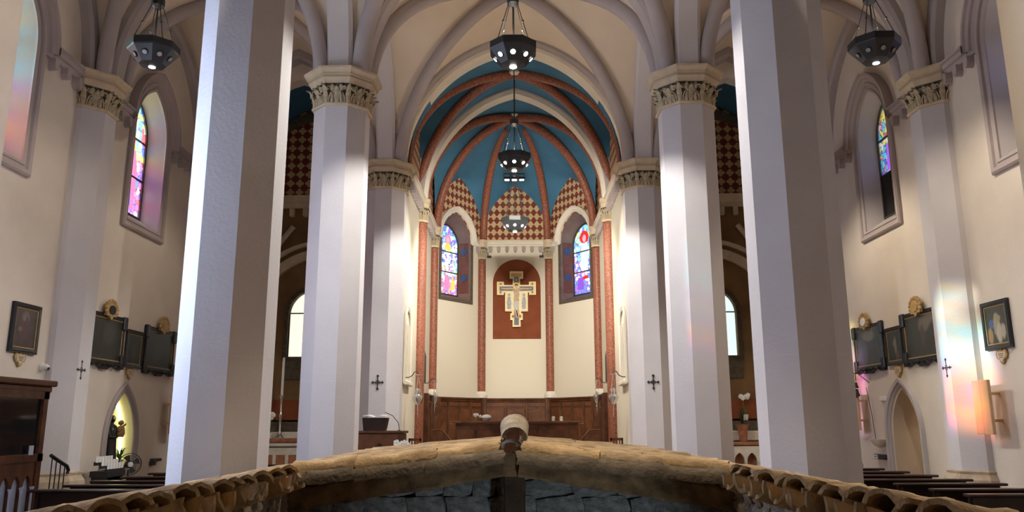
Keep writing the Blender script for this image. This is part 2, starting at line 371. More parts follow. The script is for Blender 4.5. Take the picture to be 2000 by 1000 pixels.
# ------------------------------------------------------------------ vaults
def cross_vault(name, xc, yc, bx, by, sx, sy, H, mat, n=14, z0=ZT):
    m = MB()
    for ax in (0, 1):
        s_, b_, so = (sx, by, sy) if ax == 0 else (sy, bx, sx)
        zs = zsamp(s_, H, n)
        for sg in (-1, 1):
            for sd in (-1, 1):
                rows = []
                for z in zs:
                    a = sd*arcx(z, s_, H); g = sg*arcx(z, so, H)
                    p, q = (a, sg*b_), (a, g)
                    if ax: p, q = p[::-1], q[::-1]
                    k = 4
                    rows.append([(xc+p[0]+(q[0]-p[0])*i/k, yc+p[1]+(q[1]-p[1])*i/k, z0+z) for i in range(k+1)])
                m.loft(rows, False, False)
            # foot strips closing the web out to the bay edge
    o = m.build(name, M[mat], ceil, smooth=True, clean=True); return o
def groin_ribs(name, xc, yc, sx, sy, H, mat, r, z0=ZT, drop=0.07, corners=((-1, -1), (1, -1), (-1, 1), (1, 1)), n=18):
    for i, j in corners:
        zs = zsamp(sx, H, n)
        pts = []
        for z in zs:
            f = 0.965
            pts.append((xc+i*arcx(z, sx, H)*f, yc+j*arcx(z, sy, H)*f, z0+z-drop*z/H))
        MB().tube(pts, r, 10).build(name, M[mat], ceil, smooth=True)
def ring(name, s, h, prof, loc, rz, mat, parent=None, z0=ZT, n=18):
    # path travels left to right over the apex: left of travel is outward (up)
    m = MB().molding(arch(s, h, z0, n), prof, False)
    return smooth_by_angle(m.build(name, M[mat], parent or ceil, loc, rz), 35)
def rectprof(t, d, ch=0.06): return [(0, -d+ch), (ch, -d), (t, -d), (t, d), (ch, d), (0, d-ch)]
H0 = 3.2
bays = [(-1.15, 2.36), (3.54, 2.36), ((D1+D2)/2, (D2-D1)/2), ((D2+D3)/2, (D3-D2)/2)]
for yc, by in bays:
    cross_vault('vault_web', 0, yc, A, by, A-0.26, by-0.27, H0, 'vault')
    for sg in (-1, 1): cross_vault('vault_web', sg*(A+(abs(XL) if sg < 0 else XR))/2, yc, ((abs(XL) if sg < 0 else XR)-A)/2, by, ((abs(XL) if sg < 0 else XR)-A)/2-0.26, by-0.27, H0-0.25, 'vault')
for yc, by in bays[2:]:
    groin_ribs('diagonal_rib', 0, yc, A-0.26, by-0.27, H0, 'rib', 0.145)
    MB().lathe([(0.02, -0.12), (0.16, -0.1), (0.2, 0.0), (0.16, 0.06)], 12, (0, yc, ZT+H0-0.12)).build('boss', M['rib'], ceil)
    for sg in (-1, 1):
        W_ = abs(XL) if sg < 0 else XR
        xc = sg*(A+W_)/2; bx = (W_-A)/2
        groin_ribs('diagonal_rib', xc, yc, bx-0.26, by-0.27, H0-0.25, 'rib', 0.13)
        # arcade arch between nave and aisle, wall rib
        ring('arcade_arch', by-0.43, 2.95, rectprof(0.42, 0.22), (sg*A, yc, 0), PI/2, 'mauve')
        ring('wall_rib', by-0.47, 2.35, rectprof(0.2, 0.14, 0.05), (sg*(W_-0.06), yc, 0), PI/2, 'rib')
for y in (D1, D2, D3):
    if y < D3: ring('transverse_arch', A-0.44, 3.01, rectprof(0.36, 0.22), (0, y, 0), 0, 'rib')
    for sg in (-1, 1):
        W_ = abs(XL) if sg < 0 else XR
        ring('aisle_transverse_arch', (W_-A)/2-0.44, 2.72, rectprof(0.36, 0.2), (sg*(A+W_)/2, y, 0), 0, 'rib')
# chancel arch and the two chancel bays
ring('chancel_arch', A-0.38, 3.07, rectprof(0.3, 0.30), (0, D3-0.05, 0), 0, 'rib')
ring('chancel_arch_soffit', A-0.46, 2.98, [(0, -0.24), (0.12, -0.24), (0.12, 0.24), (0, 0.24)], (0, D3+0.02, 0), 0, 'white')
yb, bb = (D3+YC)/2, (YC-D3)/2
cross_vault('blue_vault_web', 0, yb, 2.6, bb, 2.5, bb-0.12, 3.12, 'blue')
groin_ribs('red_rib', 0, yb, 2.66, bb-0.08, 3.1, 'redm', 0.115, drop=0.1)
ring('apse_arch', 2.44, 3.08, rectprof(0.3, 0.24, 0.02), (0, YC-0.02, 0), 0, 'rib')
ring('apse_arch_soffit', 2.34, 2.98, [(0, -0.2), (0.14, -0.2), (0.14, 0.2), (0, 0.2)], (0, YC, 0), 0, 'white')
BOSS2 = (0.0, 22.0, ZT+3.02)
for b_, yb_ in ((ZT+2.98, yb), (ZT+2.93, 22.0)):
    MB().lathe([(0.03, -0.05), (0.14, -0.06), (0.2, -0.01), (0.19, 0.04)], 12, (0, yb_, b_)).build('boss', M['white'], ceil)
# apse vault: ribs from the capitals to the boss, ruled webs down to the wall arches
FEET = [(-2.5, YC+0.1), (-2.48, 23.72), (-1.09, 25.55), (1.09, 25.55), (2.48, 23.72), (2.5, YC+0.1)]
def apse_rib(fx, fy, z, H):
    d = math.hypot(fx-BOSS2[0], fy-BOSS2[1]); k = arcx(z, d, H)/d
    return Vector((BOSS2[0]+(fx-BOSS2[0])*k, BOSS2[1]+(fy-BOSS2[1])*k, ZT+z))
HB = 3.02
for fx, fy in FEET:
    zs = zsamp(2.2, HB, 18)
    MB().tube([apse_rib(fx*0.97, fy-0.04, z, HB-0.04) - Vector((0, 0, 0.09*z/HB)) for z in zs], 0.125, 10).build('red_rib', M['redm'], ceil, smooth=True)
for i in range(6):
    f0, f1 = Vector((*FEET[i], 0)), Vector((*FEET[(i+1) % 6], 0)); mid = (f0+f1)/2; L_ = (f1-f0).length
    hl = 1.9 if 0 < i < 4 else (2.5 if i < 5 else HB)
    m = MB()
    zs = sorted(set(zsamp(2.2, HB, 20)+[hl*(1-0.5**k) for k in range(1, 4)]+[hl]))
    top = Vector((mid.x, mid.y, ZT+hl)); bo = Vector(BOSS2)
    for f, d in ((f0, f1), (f1, f0)):
        rows = []
        for z in zs:
            a = apse_rib(f.x, f.y, z, HB)
            if z <= hl:
                k = arcx(z, L_/2, hl)/(L_/2); b = Vector((mid.x+(f.x-mid.x)*k, mid.y+(f.y-mid.y)*k, ZT+z))
            else: b = top.lerp(bo, (z-hl)/max(HB-hl, 1e-6)); b.z = ZT+z
            rows.append([tuple(a.lerp(b, q/3)) for q in range(4)])
        m.loft(rows, False, False)
    m.build('blue_vault_web', M['blue'], ceil, smooth=True, clean=True)

# ------------------------------------------------------------------ chancel and apse walls
LD = 2.32; AD = math.atan2(1.85, 1.4)
GL, GR_ = 1.03, LD-1.0   # window centres along the slanted walls
def apo(c): return opening(0.70, 5.58, 7.42, 8.36, c)
def api(c): return opening(0.60, 5.76, 7.35, 8.06, c)
wall('wall_apse', -1.1, 1.1, (0, 25.6, 0), 0, mat='harl', th=0.3, label='cream apse wall with harlequin painted lunette above')
wall('wall_apse_left', 0, LD, (-2.5, 23.75, 0), AD, [apo(GL)], 'harl', 0.55, dep=0.46, holes2=[api(GL)], label='slanted cream apse wall left of the painted cross')
wall('wall_apse_right', 0, LD, (1.1, 25.6, 0), -AD, [apo(GR_)], 'harl', 0.55, dep=0.46, holes2=[api(GR_)], label='slanted cream apse wall right of the painted cross')
wall('wall_chancel_left', D3+0.1, 23.8, (-2.56, 0, 0), PI/2, mat='harl', th=0.3, label='cream chancel side wall, left')
wall('wall_chancel_right', -23.8, -D3-0.1, (2.56, 0, 0), -PI/2, mat='harl', th=0.3, label='cream chancel side wall, right')
# end walls of the aisles, each opening into a chapel
for sg in (-1, 1):
    xc = sg*5.2; W_ = 2.1; nm = 'left' if sg < 0 else 'right'
    out = [(-2.25, 0), (-1.72, 0)]+arch(1.72, 2.3, ZT, 12)+[(1.72, 0), (2.25, 0), (2.25, ZTOP), (-2.25, ZTOP)]
    struct(MB().poly(out, (), 0, 0.35).build('wall_chapel_arch_'+nm, M['cream'], None, (xc, D3+0.12, 0), 0), 'plaster wall with a pointed arch into the %s side chapel' % nm)
    hole = opening(0.42, 3.45, 4.55, 5.15, -0.30 if sg < 0 else 0.14)
    bw = MB().poly([(-2.4, 0), (2.4, 0), (2.4, ZT-0.1), (-2.4, ZT-0.1)], [hole], 0, 0.3)
    struct(bw.build('wall_chapel_'+nm, plain('chapel_umber_'+nm, (0.20, 0.115, 0.05), 0.9, 0.2, 2), None, (xc, 20.55, 0), 0), 'dark ochre back wall of the %s side chapel' % nm)
    lu = MB().poly([(-2.4, ZT-0.1), (2.4, ZT-0.1), (2.4, ZTOP), (-2.4, ZTOP)], (), 0, 0.3)
    struct(lu.build('wall_chapel_lunette_'+nm, M['quatre'], None, (xc, 20.55, 0), 0), 'red lunette wall painted with ochre quatrefoils, %s chapel' % nm)
    struct(MB().molding([(-2.4, ZT-0.02), (2.4, ZT-0.02)], [(-0.22, 0), (-0.22, 0.05), (-0.1, 0.08), (-0.06, 0.16), (0.1, 0.2), (0.14, 0)], False).build('trim_%d' % (5+sg), M['abacus'], None, (xc, 20.55, 0), 0), 'moulded cornice under the quatrefoil lunette, %s chapel' % nm)
    tr = bpy.data.objects['trim_%d' % (5+sg)]
    for k in range(13): MB().bbox((-2.2+k*0.36, -0.09, ZT-0.37), (0.13, 0.14, 0.24), 0.02).build('corbel', M['abacus'], tr)
    # painted soffit band and the blue vault
    MB().molding(arch(1.95, 2.2, ZT+0.1, 14), rectprof(0.24, 0.12, 0.03), False).build('lunette_band', M['bell'], tr)
    rows = [[(x, y, z) for x, z in arch(2.1, 2.75, ZT, 14)] for y in (-2.2, -1.5, -0.8, 0)]
    MB().loft(rows, False, False).build('blue_vault_web', M['blue'], ceil, (xc, 20.55, 0), 0, smooth=True)
    # carved band around the altar arch, white window
    g = struct(empty('window_%d' % (8+sg), (xc-0.30 if sg < 0 else xc+0.14, 20.55, 0)), 'round headed white glazed window of the %s chapel' % nm)
    op = opening(0.42, 3.45, 4.55, 5.15)
    MB().molding(op, [(0.0, -0.1), (0.0, 0.05), (-0.07, 0.07), (-0.12, 0.04), (-0.12, -0.1)], True).build('window_frame', M['bell'], g)
    mk = emit('chapel_window_glow_'+nm, (0.78, 0.95, 0.95) if sg > 0 else (0.95, 0.96, 0.82), 0.85)
    MB().poly(opening(0.42, 3.45, 4.55, 5.15), (), 0.15, 0.17).build('pane', mk, g)
    gb = MB()
    gb.box((0, 0.14, 4.6), (0.84, 0.03, 0.03)); gb.box((0.16, 0.14, 4.2), (0.025, 0.03, 1.6)); gb.build('glazing_bars', M['iron'], g)
    MB().box((0, -0.02, 3.12), (1.0, 0.06, 0.5)).build('apron_panel', M['bell'], g)
    ab = MB().molding(arch(1.55, 1.75, 4.3, 14), rectprof(0.22, 0.12, 0.04), False)
    ab.molding(arch(1.95, 2.1, 4.3, 14), rectprof(0.10, 0.10, 0.03), False)
    for s2 in (-1, 1):
        ab.tube([(s2*1.95, -0.05, 5.2), (s2*0.7, -0.05, 6.9)], 0.07, 6)
        ab.box((s2*1.66, -0.02, 2.6), (0.22, 0.2, 3.4))
    struct(ab.build('trim_%d' % (8+sg), M['abacus'], None, (xc, 20.5, 0), 0), 'stone tracery arch over the altar of the %s chapel' % nm)
    struct(MB().box2(-0.35, 0.0, 0, 2.6, 0, ZTOP).build('wall_chapel_side_'+nm, M['cream'], None, (-2.9 if sg < 0 else 3.25, D3+0.1, 0), 0))
for sg in (-1, 1):
    struct(MB().box2(-9.2, 9.2, 0, 0.3, 0, ZTOP).build('wall_outer' if sg < 0 else 'wall_outer_apse', M['cream'], None, (0, 26.7, 0)) if sg > 0 else MB().box2(-9.2, -2.95, 0, 0.3, 0, ZTOP).build('wall_chapel_end_left', M['cream'], None, (0, 20.87, 0)))
struct(MB().box2(-4.6, -4.3, 21.17, 26.7, 0, ZTOP).build('wall_apse_sun_block', M['cream']), 'added unseen wall shading the left apse window from the sun')  # added outside the apse to stop sun entering its left window
struct(MB().box2(2.95, 9.2, 0, 0.3, 0, ZTOP).build('wall_chapel_end_right', M['cream'], None, (0, 20.87, 0)))

# ------------------------------------------------------------------ string courses and corbels
STR = [(-0.02, 0.0), (-0.02, 0.05), (0.03, 0.08), (0.05, 0.08), (0.06, 0.12), (0.12, 0.14), (0.13, 0.18), (0.17, 0.18), (0.17, 0.0)]
corb = MB().poly([(-0.06, 0), (0.06, 0), (0.06, -0.10), (0.035, -0.17), (0.0, -0.19), (-0.035, -0.17), (-0.06, -0.10)], (), -0.12, 0.0).build('corbel', M['mould'])
corb_me = corb.data; bpy.data.objects.remove(corb)
def string(nm, segs, loc, rz, label, mat='mould', corbs=(), prof=STR):
    t = struct(empty(nm, loc, rz), label)
    for path in segs: smooth_by_angle(MB().molding(path, prof, False).build('string_course', M[mat], t), 35)
    for x, z in corbs:
        c = new_obj('corbel', corb_me, None, t, (x, 0, z))
    return t
def hood(c):
    a = arch(0.86, 1.17, 7.5, 12, c); return [(c-0.86-0.001, 7.48)]+a[0:]+[(c+0.861, 7.48)]
k = 10
for sg, cs in ((-1, WLY), (1, [-q for q in WRY[::-1]])):
    segs, cb = [], []
    ps = [D1+0.3, D2-0.42, D2+0.42, D3-0.42]
    if sg > 0: ps = [-D3+0.42, -D2-0.42, -D2+0.42, -D1-0.3]
    for i, c in enumerate(cs):
        p0, p1 = ps[2*i], ps[2*i+1]
        segs.append([(p0, 7.48), (c-0.86, 7.48)]+arch(0.86, 1.17, 7.5, 12, c)+[(c+0.86, 7.48), (p1, 7.48)])
        for x0, x1 in ((p0, c-0.9), (c+0.9, p1)):
            n = max(1, int((x1-x0)/0.3))
            for q in range(n): cb.append((x0+(x1-x0)*(q+0.5)/n, 7.46))
    string('trim_%d' % k, segs, ((XL if sg < 0 else XR), 0, 0), PI/2 if sg < 0 else -PI/2, 'mauve string course with corbels arching over the %s aisle windows' % ('left' if sg < 0 else 'right'), corbs=cb); k += 1
for sg in (-1, 1):
    y0, y1, y2 = D3+0.4, YC-0.14, 23.6
    seg = [[(y0, 7.48), (y1, 7.48)], [(YC+0.16, 7.48), (y2, 7.48)]] if sg < 0 else [[(-y1, 7.48), (-y0, 7.48)], [(-y2, 7.48), (-YC-0.16, 7.48)]]
    cb = [(a_+(b_-a_)*(q+0.5)/n, 7.46) for (a_, b_, n) in ((y0, y1, 9), (YC+0.16, y2, 11)) for q in range(n)]
    if sg > 0: cb = [(-x, z) for x, z in cb]
    string('trim_%d' % k, seg, (sg*2.55, 0, 0), PI/2 if sg < 0 else -PI/2, 'cream string course with corbels along the %s chancel wall' % ('left' if sg < 0 else 'right'), 'white', cb); k += 1
string('trim_%d' % k, [[(-1.0, 7.48), (1.0, 7.48)]], (0, 25.6, 0), 0, 'cream cornice with corbels above the painted cross', 'white', [(-0.82+0.274*q, 7.46) for q in range(7)]); k += 1
for sg, c, loc, rz in ((-1, GL, (-2.5, 23.75, 0), AD), (1, GR_, (1.1, 25.6, 0), -AD)):
    segs = [[(0.1, 7.42), (c-0.72, 7.42), (c-0.72, 7.5)]+arch(0.72, 0.88, 7.5, 12, c)+[(c+0.72, 7.5), (c+0.72, 7.42), (LD-0.1, 7.42)]]
    cb = [(LD-0.26, 7.40)] if sg < 0 else [(0.26, 7.40)]
    string('trim_%d' % k, segs, loc, rz, 'white pointed hood moulding over the %s apse window' % ('left' if sg < 0 else 'right'), 'white', cb, [(0.0, 0.0), (0.0, 0.06), (0.05, 0.09), (0.07, 0.07), (0.13, 0.12), (0.18, 0.12), (0.18, 0.0)]); k += 1

# ------------------------------------------------------------------ windows
def window(nm, loc, rz, c, lab, glass, kind, dark_panel=False):
    """deep pointed window in a wall; kind 'aisle' or 'apse'"""
    t = struct(empty(nm, loc, rz), lab)
    if kind == 'aisle': fo, gi, dep, hw, gc = wo(c), wi(c), 0.34, 0.52, c
    else: fo, gi, dep, hw, gc = apo(c), api(c), 0.46, 0.60, c
    m = MB(); m.loft([[(p[0], 0.0, p[1]) for p in fo], [(p[0], dep, p[1]) for p in gi]], True, False)
    sp = smooth_by_angle(m.build('splayed_reveal', M['reveal'] if kind == 'aisle' else M['apsereveal'], t), 35)
    if kind == 'aisle':
        m = MB().molding(fo[::-1], [(0, -0.02), (0, 0.03), (0.05, 0.05), (0.06, 0.03), (0.10, 0.03), (0.11, 0.07), (0.17, 0.08), (0.2, 0.05), (0.2, 0)], True)
        smooth_by_angle(m.build('window_frame', M['mould'], t), 35)
    else:
        m = MB().molding([(c-0.70, 7.45), (c-0.70, 5.58), (c+0.70, 5.58), (c+0.70, 7.45)][::-1], [(0, -0.02), (0, 0.03), (0.10, 0.03), (0.10, -0.02)], False)
        m.build('window_frame', M['bell'], t)
    zlo, zap = gi[0][1], max(p[1] for p in gi)
    fm = MB().molding(gi[::-1], [(-0.035, -dep+0.03), (-0.035, -dep-0.04), (0.02, -dep-0.04), (0.02, -dep+0.03)], True)
    fm.build('lead_frame', M['iron'], t)
    bars = glass['bars']; zs = [zlo]+bars+[zap]
    for i in range(len(zs)-1):
        a, b = zs[i], zs[i+1]
        pl = [p for p in gi if a-1e-6 <= p[1] <= b+1e-6]
        if i == 0: pl = [(gc-hw, a), (gc+hw, a), (gc+hw, b), (gc-hw, b)]
        elif i < len(zs)-2: pl = [(gc-hw, a), (gc+hw, a), (gc+hw, b), (gc-hw, b)]
        else: pl = [(gc-hw, a), (gc+hw, a)]+[p for p in gi[2:] if p[1] > a]
        mt = M['darkpane'] if (dark_panel and i == 0) else glass['mat']
        MB().poly(pl, (), dep+0.0, dep+0.012).build('pane', mt, t)
        if i: MB().box((gc, dep-0.01, a), (hw*2, 0.03, 0.035)).build('saddle_bar', M['iron'], t)
    sh = {-1: 0.12, 1: -0.12}.get(glass.get('side'), 0)
    for nm2, pts, mt in glass.get('fig', ()):
        MB().poly([(gc+sh+x, z) for x, z in pts], (), dep-0.012, dep-0.006).build(nm2, mt, t)
    return t
def disc(cx, cz, rx, rz_=None, n=14): rz_ = rz_ or rx; return [(cx+rx*math.cos(2*PI*k/n), cz+rz_*math.sin(2*PI*k/n)) for k in range(n)]
M['reveal'] = plain('pale_lilac_reveal', (0.50, 0.46, 0.46), 0.85, 0.05, 1.5, 0.1, 25)
M['apsereveal'] = plain('umber_painted_reveal', (0.17, 0.115, 0.10), 0.85, 0.15, 3, 0.1, 25)
M['darkpane'] = plain('dark_lower_pane', (0.015, 0.014, 0.014), 0.5, 0.6, 14)
cY, yE, oR, vI, wH, pK = (0.05, 0.80, 0.95), (0.95, 0.70, 0.06), (0.95, 0.36, 0.08), (0.5, 0.28, 0.9), (0.66, 0.72, 0.66), (0.9, 0.32, 0.46)
G1 = dict(mat=stained('stained_glass_left_aisle', [VI, RD, PK, VI, BL, PK, RD, YE, CY, BL, CY, YE], 5.86, 2.42, 9, 1.0, glow=0.9), bars=[6.66, 7.46])
G0 = dict(mat=stained('stained_glass_pastel', [oR, yE, vI, oR, pK, yE, vI, wH, cY, wH, yE, cY, yE, oR, cY, yE, cY, cY], 5.86, 2.42, 3.6, 1.0, 0.006, 0.9, 0.88), bars=[6.66, 7.46], fig=[])
T = {n: tint('glass_'+n, c) for n, c in (('pink', (0.95, 0.35, 0.6)), ('red', (0.85, 0.05, 0.05)), ('gold', (1.0, 0.75, 0.2)), ('flesh', (0.95, 0.75, 0.55)), ('sky', (0.35, 0.75, 1.0)), ('pale', (0.8, 0.92, 1.0)), ('blue', (0.06, 0.22, 0.9)), ('violet', (0.4, 0.15, 0.75)))}
G1['fig'] = [('robe', [(-0.16, 6.0), (0.2, 6.0), (0.22, 6.9), (0.13, 7.2), (-0.08, 7.2), (-0.2, 6.8)], T['pink']), ('mantle', [(-0.14, 6.05), (0.08, 6.05), (0.04, 6.5), (-0.12, 6.55)], T['blue']), ('head', disc(0.02, 7.28, 0.08, 0.10), T['gold'])]
G2 = dict(mat=stained('stained_glass_right_aisle', [VI, BL, BL, VI, CY, BL, CY, PK, YE, CY, RD, YE], 5.86, 2.42, 10, 0.62, glow=0.45), bars=[6.75, 7.5])
G2['fig'] = [('robe', [(-0.2, 6.8), (0.1, 6.8), (0.12, 7.2), (0.02, 7.4), (-0.14, 7.35)], T['violet'])]
GA = dict(mat=stained('stained_glass_apse_left', [VI, PK, OR, PK, WH, CY, WH, BL, WH, VI, BL, CY, BL], 5.8, 2.2, 11, 0.9, 0.022, 1.0, 0.72), bars=[6.5, 7.16], side=-1)
GA['fig'] = [('robe', [(-0.16, 5.95), (0.05, 5.92), (0.08, 6.3), (0.0, 6.42), (-0.14, 6.4)], T['pink']), ('robe', [(0.12, 5.95), (0.34, 5.95), (0.32, 6.25), (0.2, 6.35)], T['gold']), ('robe', [(-0.18, 7.2), (0.14, 7.2), (0.12, 7.38), (0.04, 7.46), (-0.08, 7.46), (-0.16, 7.36)], T['gold']), ('halo', disc(-0.02, 7.58, 0.15), T['pink']), ('head', disc(-0.02, 7.56, 0.075, 0.10), T['flesh'])]
GB = dict(mat=stained('stained_glass_apse_right', [BL, VI, BL, BL, WH, BL, PK, VI, CY, CY, BL, CY, YE, CY], 5.8, 2.2, 11, 0.9, 0.022, 1.0, 0.82), bars=[6.5, 7.16], side=1)
GB['fig'] = [('robe', [(-0.12, 6.55), (0.2, 6.5), (0.24, 7.2), (0.16, 7.45), (-0.06, 7.45), (-0.12, 7.1)], T['pale']), ('halo', disc(0.06, 7.62, 0.21), T['red']), ('head', disc(0.06, 7.58, 0.085, 0.12), T['pale']), ('robe', [(-0.32, 5.95), (0.0, 5.92), (-0.04, 6.3), (-0.26, 6.34)], T['violet']), ('sash', [(-0.05, 6.24), (0.22, 6.26), (0.2, 6.36), (-0.04, 6.34)], T['red'])]
window('window_1', (XL, 0, 0), PI/2, WLY[0], 'stained glass window in a deep mauve frame, left aisle bay above the glazed lobby', G0, 'aisle')
window('window_2', (XL, 0, 0), PI/2, WLY[1], 'bright pink and blue stained glass window above the lit statue niche', G1, 'aisle')
window('window_3', (XR, 0, 0), -PI/2, -WRY[0], 'deep mauve framed window above the Pieta painting on the right wall', G2, 'aisle', True)
window('window_4', (XR, 0, 0), -PI/2, -WRY[1], 'deep mauve window with blue stained glass and dark lower pane above the pointed door', G2, 'aisle', True)
wa = window('window_9', (-2.5, 23.75, 0), AD, GL, 'apse stained glass window with crowned figure and pink and orange lower panes', GA, 'apse')
wb = window('window_10', (1.1, 25.6, 0), -AD, GR_, 'apse stained glass window with white robed figure and red halo', GB, 'apse')
wa.name, wb.name = 'window_11', 'window_12'
# star medallions painted on the apse window reveals
def star(r0, r1, n=8): return [((r1 if i % 2 else r0)*math.cos(PI*i/n), (r1 if i % 2 else r0)*math.sin(PI*i/n)) for i in range(2*n)]
M['star'] = plain('deep_blue_paint', (0.03, 0.06, 0.14), 0.8, 0.2, 10); M['brownred'] = plain('brown_red_paint', (0.13, 0.05, 0.035), 0.85, 0.2, 5)
for t, sg, c in ((wa, 1, GL), (wb, -1, GR_)):
    gx = c+sg*0.69, c+sg*0.595
    p0, p1 = Vector((gx[0], 0.02, 0)), Vector((gx[1], 0.44, 0))
    d = (p1-p0); ang = math.atan2(d.y, d.x)
    for (r_, z, s_, nm2, mt) in ((0.0, 0, 0, 'reveal_panel', 'brownred'), (0.15, 7.22, 1, 'star_medallion', 'star'), (0.15, 6.35, 1, 'star_medallion', 'star')):
        e = MB()
        if not s_: e.poly([(-0.16, 5.85), (0.16, 5.85), (0.16, 7.5), (-0.16, 7.5)], (), -0.008, 0.0)
        else: e.poly([(x, z+y) for x, y in star(0.15, 0.10)], (), -0.02, 0.0); 
        o = e.build(nm2, M[mt], t, tuple(p0+d*0.5), ang if sg < 0 else ang-PI)
# ------------------------------------------------------------------ pillars and capitals
def leaf_mesh(nm, wd, h, out, lob=1.0):
    m = MB(); rows = []
    n = 7
    for i in range(n+1):
        t = i/n
        hw = wd/2*(0.5+0.55*math.sin(PI*min(1, t*0.85+0.12)))*(1+0.22*lob*math.sin(t*21))
        if i == n: hw *= 0.45
        o = 0.012+out*(t**2.2); z = h*t
        if t > 0.8: z = h*(0.8+0.2*math.sin((t-0.8)/0.2*PI*0.75)*0.8); o += (t-0.8)*out*1.2
        r = []
        for j in range(-2, 3):
            e = abs(j)/2
            r.append((hw*j/2, -(o+0.022*(1-e)+(0.014 if abs(j) == 1 else 0)*math.sin(t*20)), z-0.03*e*t))
        rows.append(r)
    front = rows; m.loft(front, False, False)
    back = [[(x*0.9, y+0.022, z) for x, y, z in r] for r in rows]; m.loft(back, False, False)
    return m
LEAVES = {}
def leaf_data(k):
    if k == 'stems' and k not in LEAVES:
        m = MB()
        for s_ in (-1, 1):
            m.tube([(s_*0.025, -0.015, 0.06), (s_*0.03, -0.025, 0.16), (s_*0.055, -0.035, 0.25), (s_*0.10, -0.05, 0.315), (s_*0.145, -0.065, 0.325), (s_*0.165, -0.075, 0.29), (s_*0.145, -0.08, 0.26), (s_*0.125, -0.075, 0.28)], [0.013, 0.014, 0.014, 0.014, 0.014, 0.013, 0.012, 0.01], 6)
            m.tube([(s_*0.135, -0.015, 0.06), (s_*0.13, -0.025, 0.14), (s_*0.105, -0.03, 0.21), (s_*0.07, -0.035, 0.24), (s_*0.05, -0.035, 0.21), (s_*0.065, -0.035, 0.19)], [0.012, 0.013, 0.013, 0.012, 0.011, 0.01], 6)
            m.tube([(s_*0.105, -0.012, 0.06), (s_*0.10, -0.02, 0.12), (s_*0.085, -0.025, 0.15)], 0.009, 5)
        o = m.build('leaf_scroll', M['leaf']); LEAVES[k] = o.data; bpy.data.objects.remove(o)
        for p in LEAVES[k].polygons: p.use_smooth = True
    if k not in LEAVES:
        o = leaf_mesh('leaf', *{'tall': (0.085, 0.31, 0.07), 'side': (0.055, 0.17, 0.035), 'corner': (0.085, 0.34, 0.10), 'fan': (0.085, 0.12, 0.05)}[k]).build('leaf', M['leaf'])
        LEAVES[k] = o.data; bpy.data.objects.remove(o)
        for p in LEAVES[k].polygons: p.use_smooth = True
    return LEAVES[k]
def capital(parent, c, r, z0, s=1.0, facets=range(8)):
    """octagonal leaf capital: astragal, bell with carved leaves, moulded abacus; s scales the height"""
    q = r/RP
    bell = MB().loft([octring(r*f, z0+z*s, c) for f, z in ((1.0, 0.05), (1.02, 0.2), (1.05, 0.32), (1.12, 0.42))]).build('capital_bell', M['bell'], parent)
    MB().loft([octring(r*f, z0+z*s, c) for f, z in ((1.0, 0), (1.07, 0.0), (1.10, 0.025), (1.07, 0.055), (1.0, 0.06))]).build('astragal', M['abacus'], parent)
    MB().loft([octring(r*f, z0+z*s, c) for f, z in ((1.0, 0.39), (1.13, 0.39), (1.24, 0.475), (1.24, 0.49), (1.19, 0.495), (1.19, 0.515), (1.29, 0.525), (1.29, 0.545), (1.26, 0.55), (1.42, 0.61), (1.42, 0.645), (1.0, 0.645))]).build('abacus', M['abacus'], parent)
    for f in facets:
        a = f*PI/4
        nrm = Vector((math.cos(a), math.sin(a), 0)); tan = Vector((-nrm.y, nrm.x, 0))
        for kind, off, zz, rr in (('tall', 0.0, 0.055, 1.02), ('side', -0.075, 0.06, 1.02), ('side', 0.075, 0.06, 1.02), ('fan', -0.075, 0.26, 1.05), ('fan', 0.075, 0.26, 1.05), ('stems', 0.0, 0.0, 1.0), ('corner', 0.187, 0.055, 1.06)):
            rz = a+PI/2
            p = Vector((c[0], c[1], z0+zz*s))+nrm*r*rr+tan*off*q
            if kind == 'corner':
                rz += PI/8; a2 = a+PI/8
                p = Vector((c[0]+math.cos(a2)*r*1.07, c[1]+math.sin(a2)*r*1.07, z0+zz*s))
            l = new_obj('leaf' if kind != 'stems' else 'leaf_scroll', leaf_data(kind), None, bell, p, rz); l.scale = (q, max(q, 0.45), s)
M['lineplaster'] = plain('scored_line_plaster', (0.62, 0.585, 0.58), 0.85, 0.05, 4)
def pillar(x, y, lab, cap=True, facets=range(8), group='octagonal nave pillars', base=True):
    t = empty('pillar', (x, y, 0)); tag(t, lab, 'pillar', group)
    MB().loft([octring(RP, 0.3), octring(RP, ZN+0.05)]).build('shaft', M['mauve'], t)
    MB().loft([octring(RP*f, z) for f, z in ((1.35, 0), (1.35, 0.12), (1.28, 0.14), (1.25, 0.24), (1.08, 0.32), (1.0, 0.34))]).build('base', M['plinth'], t)
    MB().loft([octring(RP+0.0015, 2.410), octring(RP+0.0015, 2.4155)], cap=False).build('paint_line', M['lineplaster'], t)
    if cap: capital(t, (0, 0), RP, ZN, 1.0, facets)
    return t
FV = (5, 6, 7, 0, 4)
pillar(-A, D1, 'massive pillar beside the left end of the stone house roof, lit blue on its outer side', True, ())
pillar(A, D1, 'massive pillar beside the right end of the stone house roof, between it and the right pews', True, ())
pillar(-A, D2, 'octagonal pillar with leaf capital between the dark left chapel view and the reading desk', True, (4, 5, 6, 7, 0))
pillar(A, D2, 'octagonal pillar with leaf capital beside the view of the right chapel orchid', True, (4, 5, 6, 7, 0))
pillar(-A, D3, 'octagonal pillar at the chancel arch behind the wooden reading desk', True, (5, 6, 7, 0))
pillar(A, D3, 'octagonal pillar at the chancel arch marked with a small cross, opposite the reading desk', True, (4, 5, 6, 7))
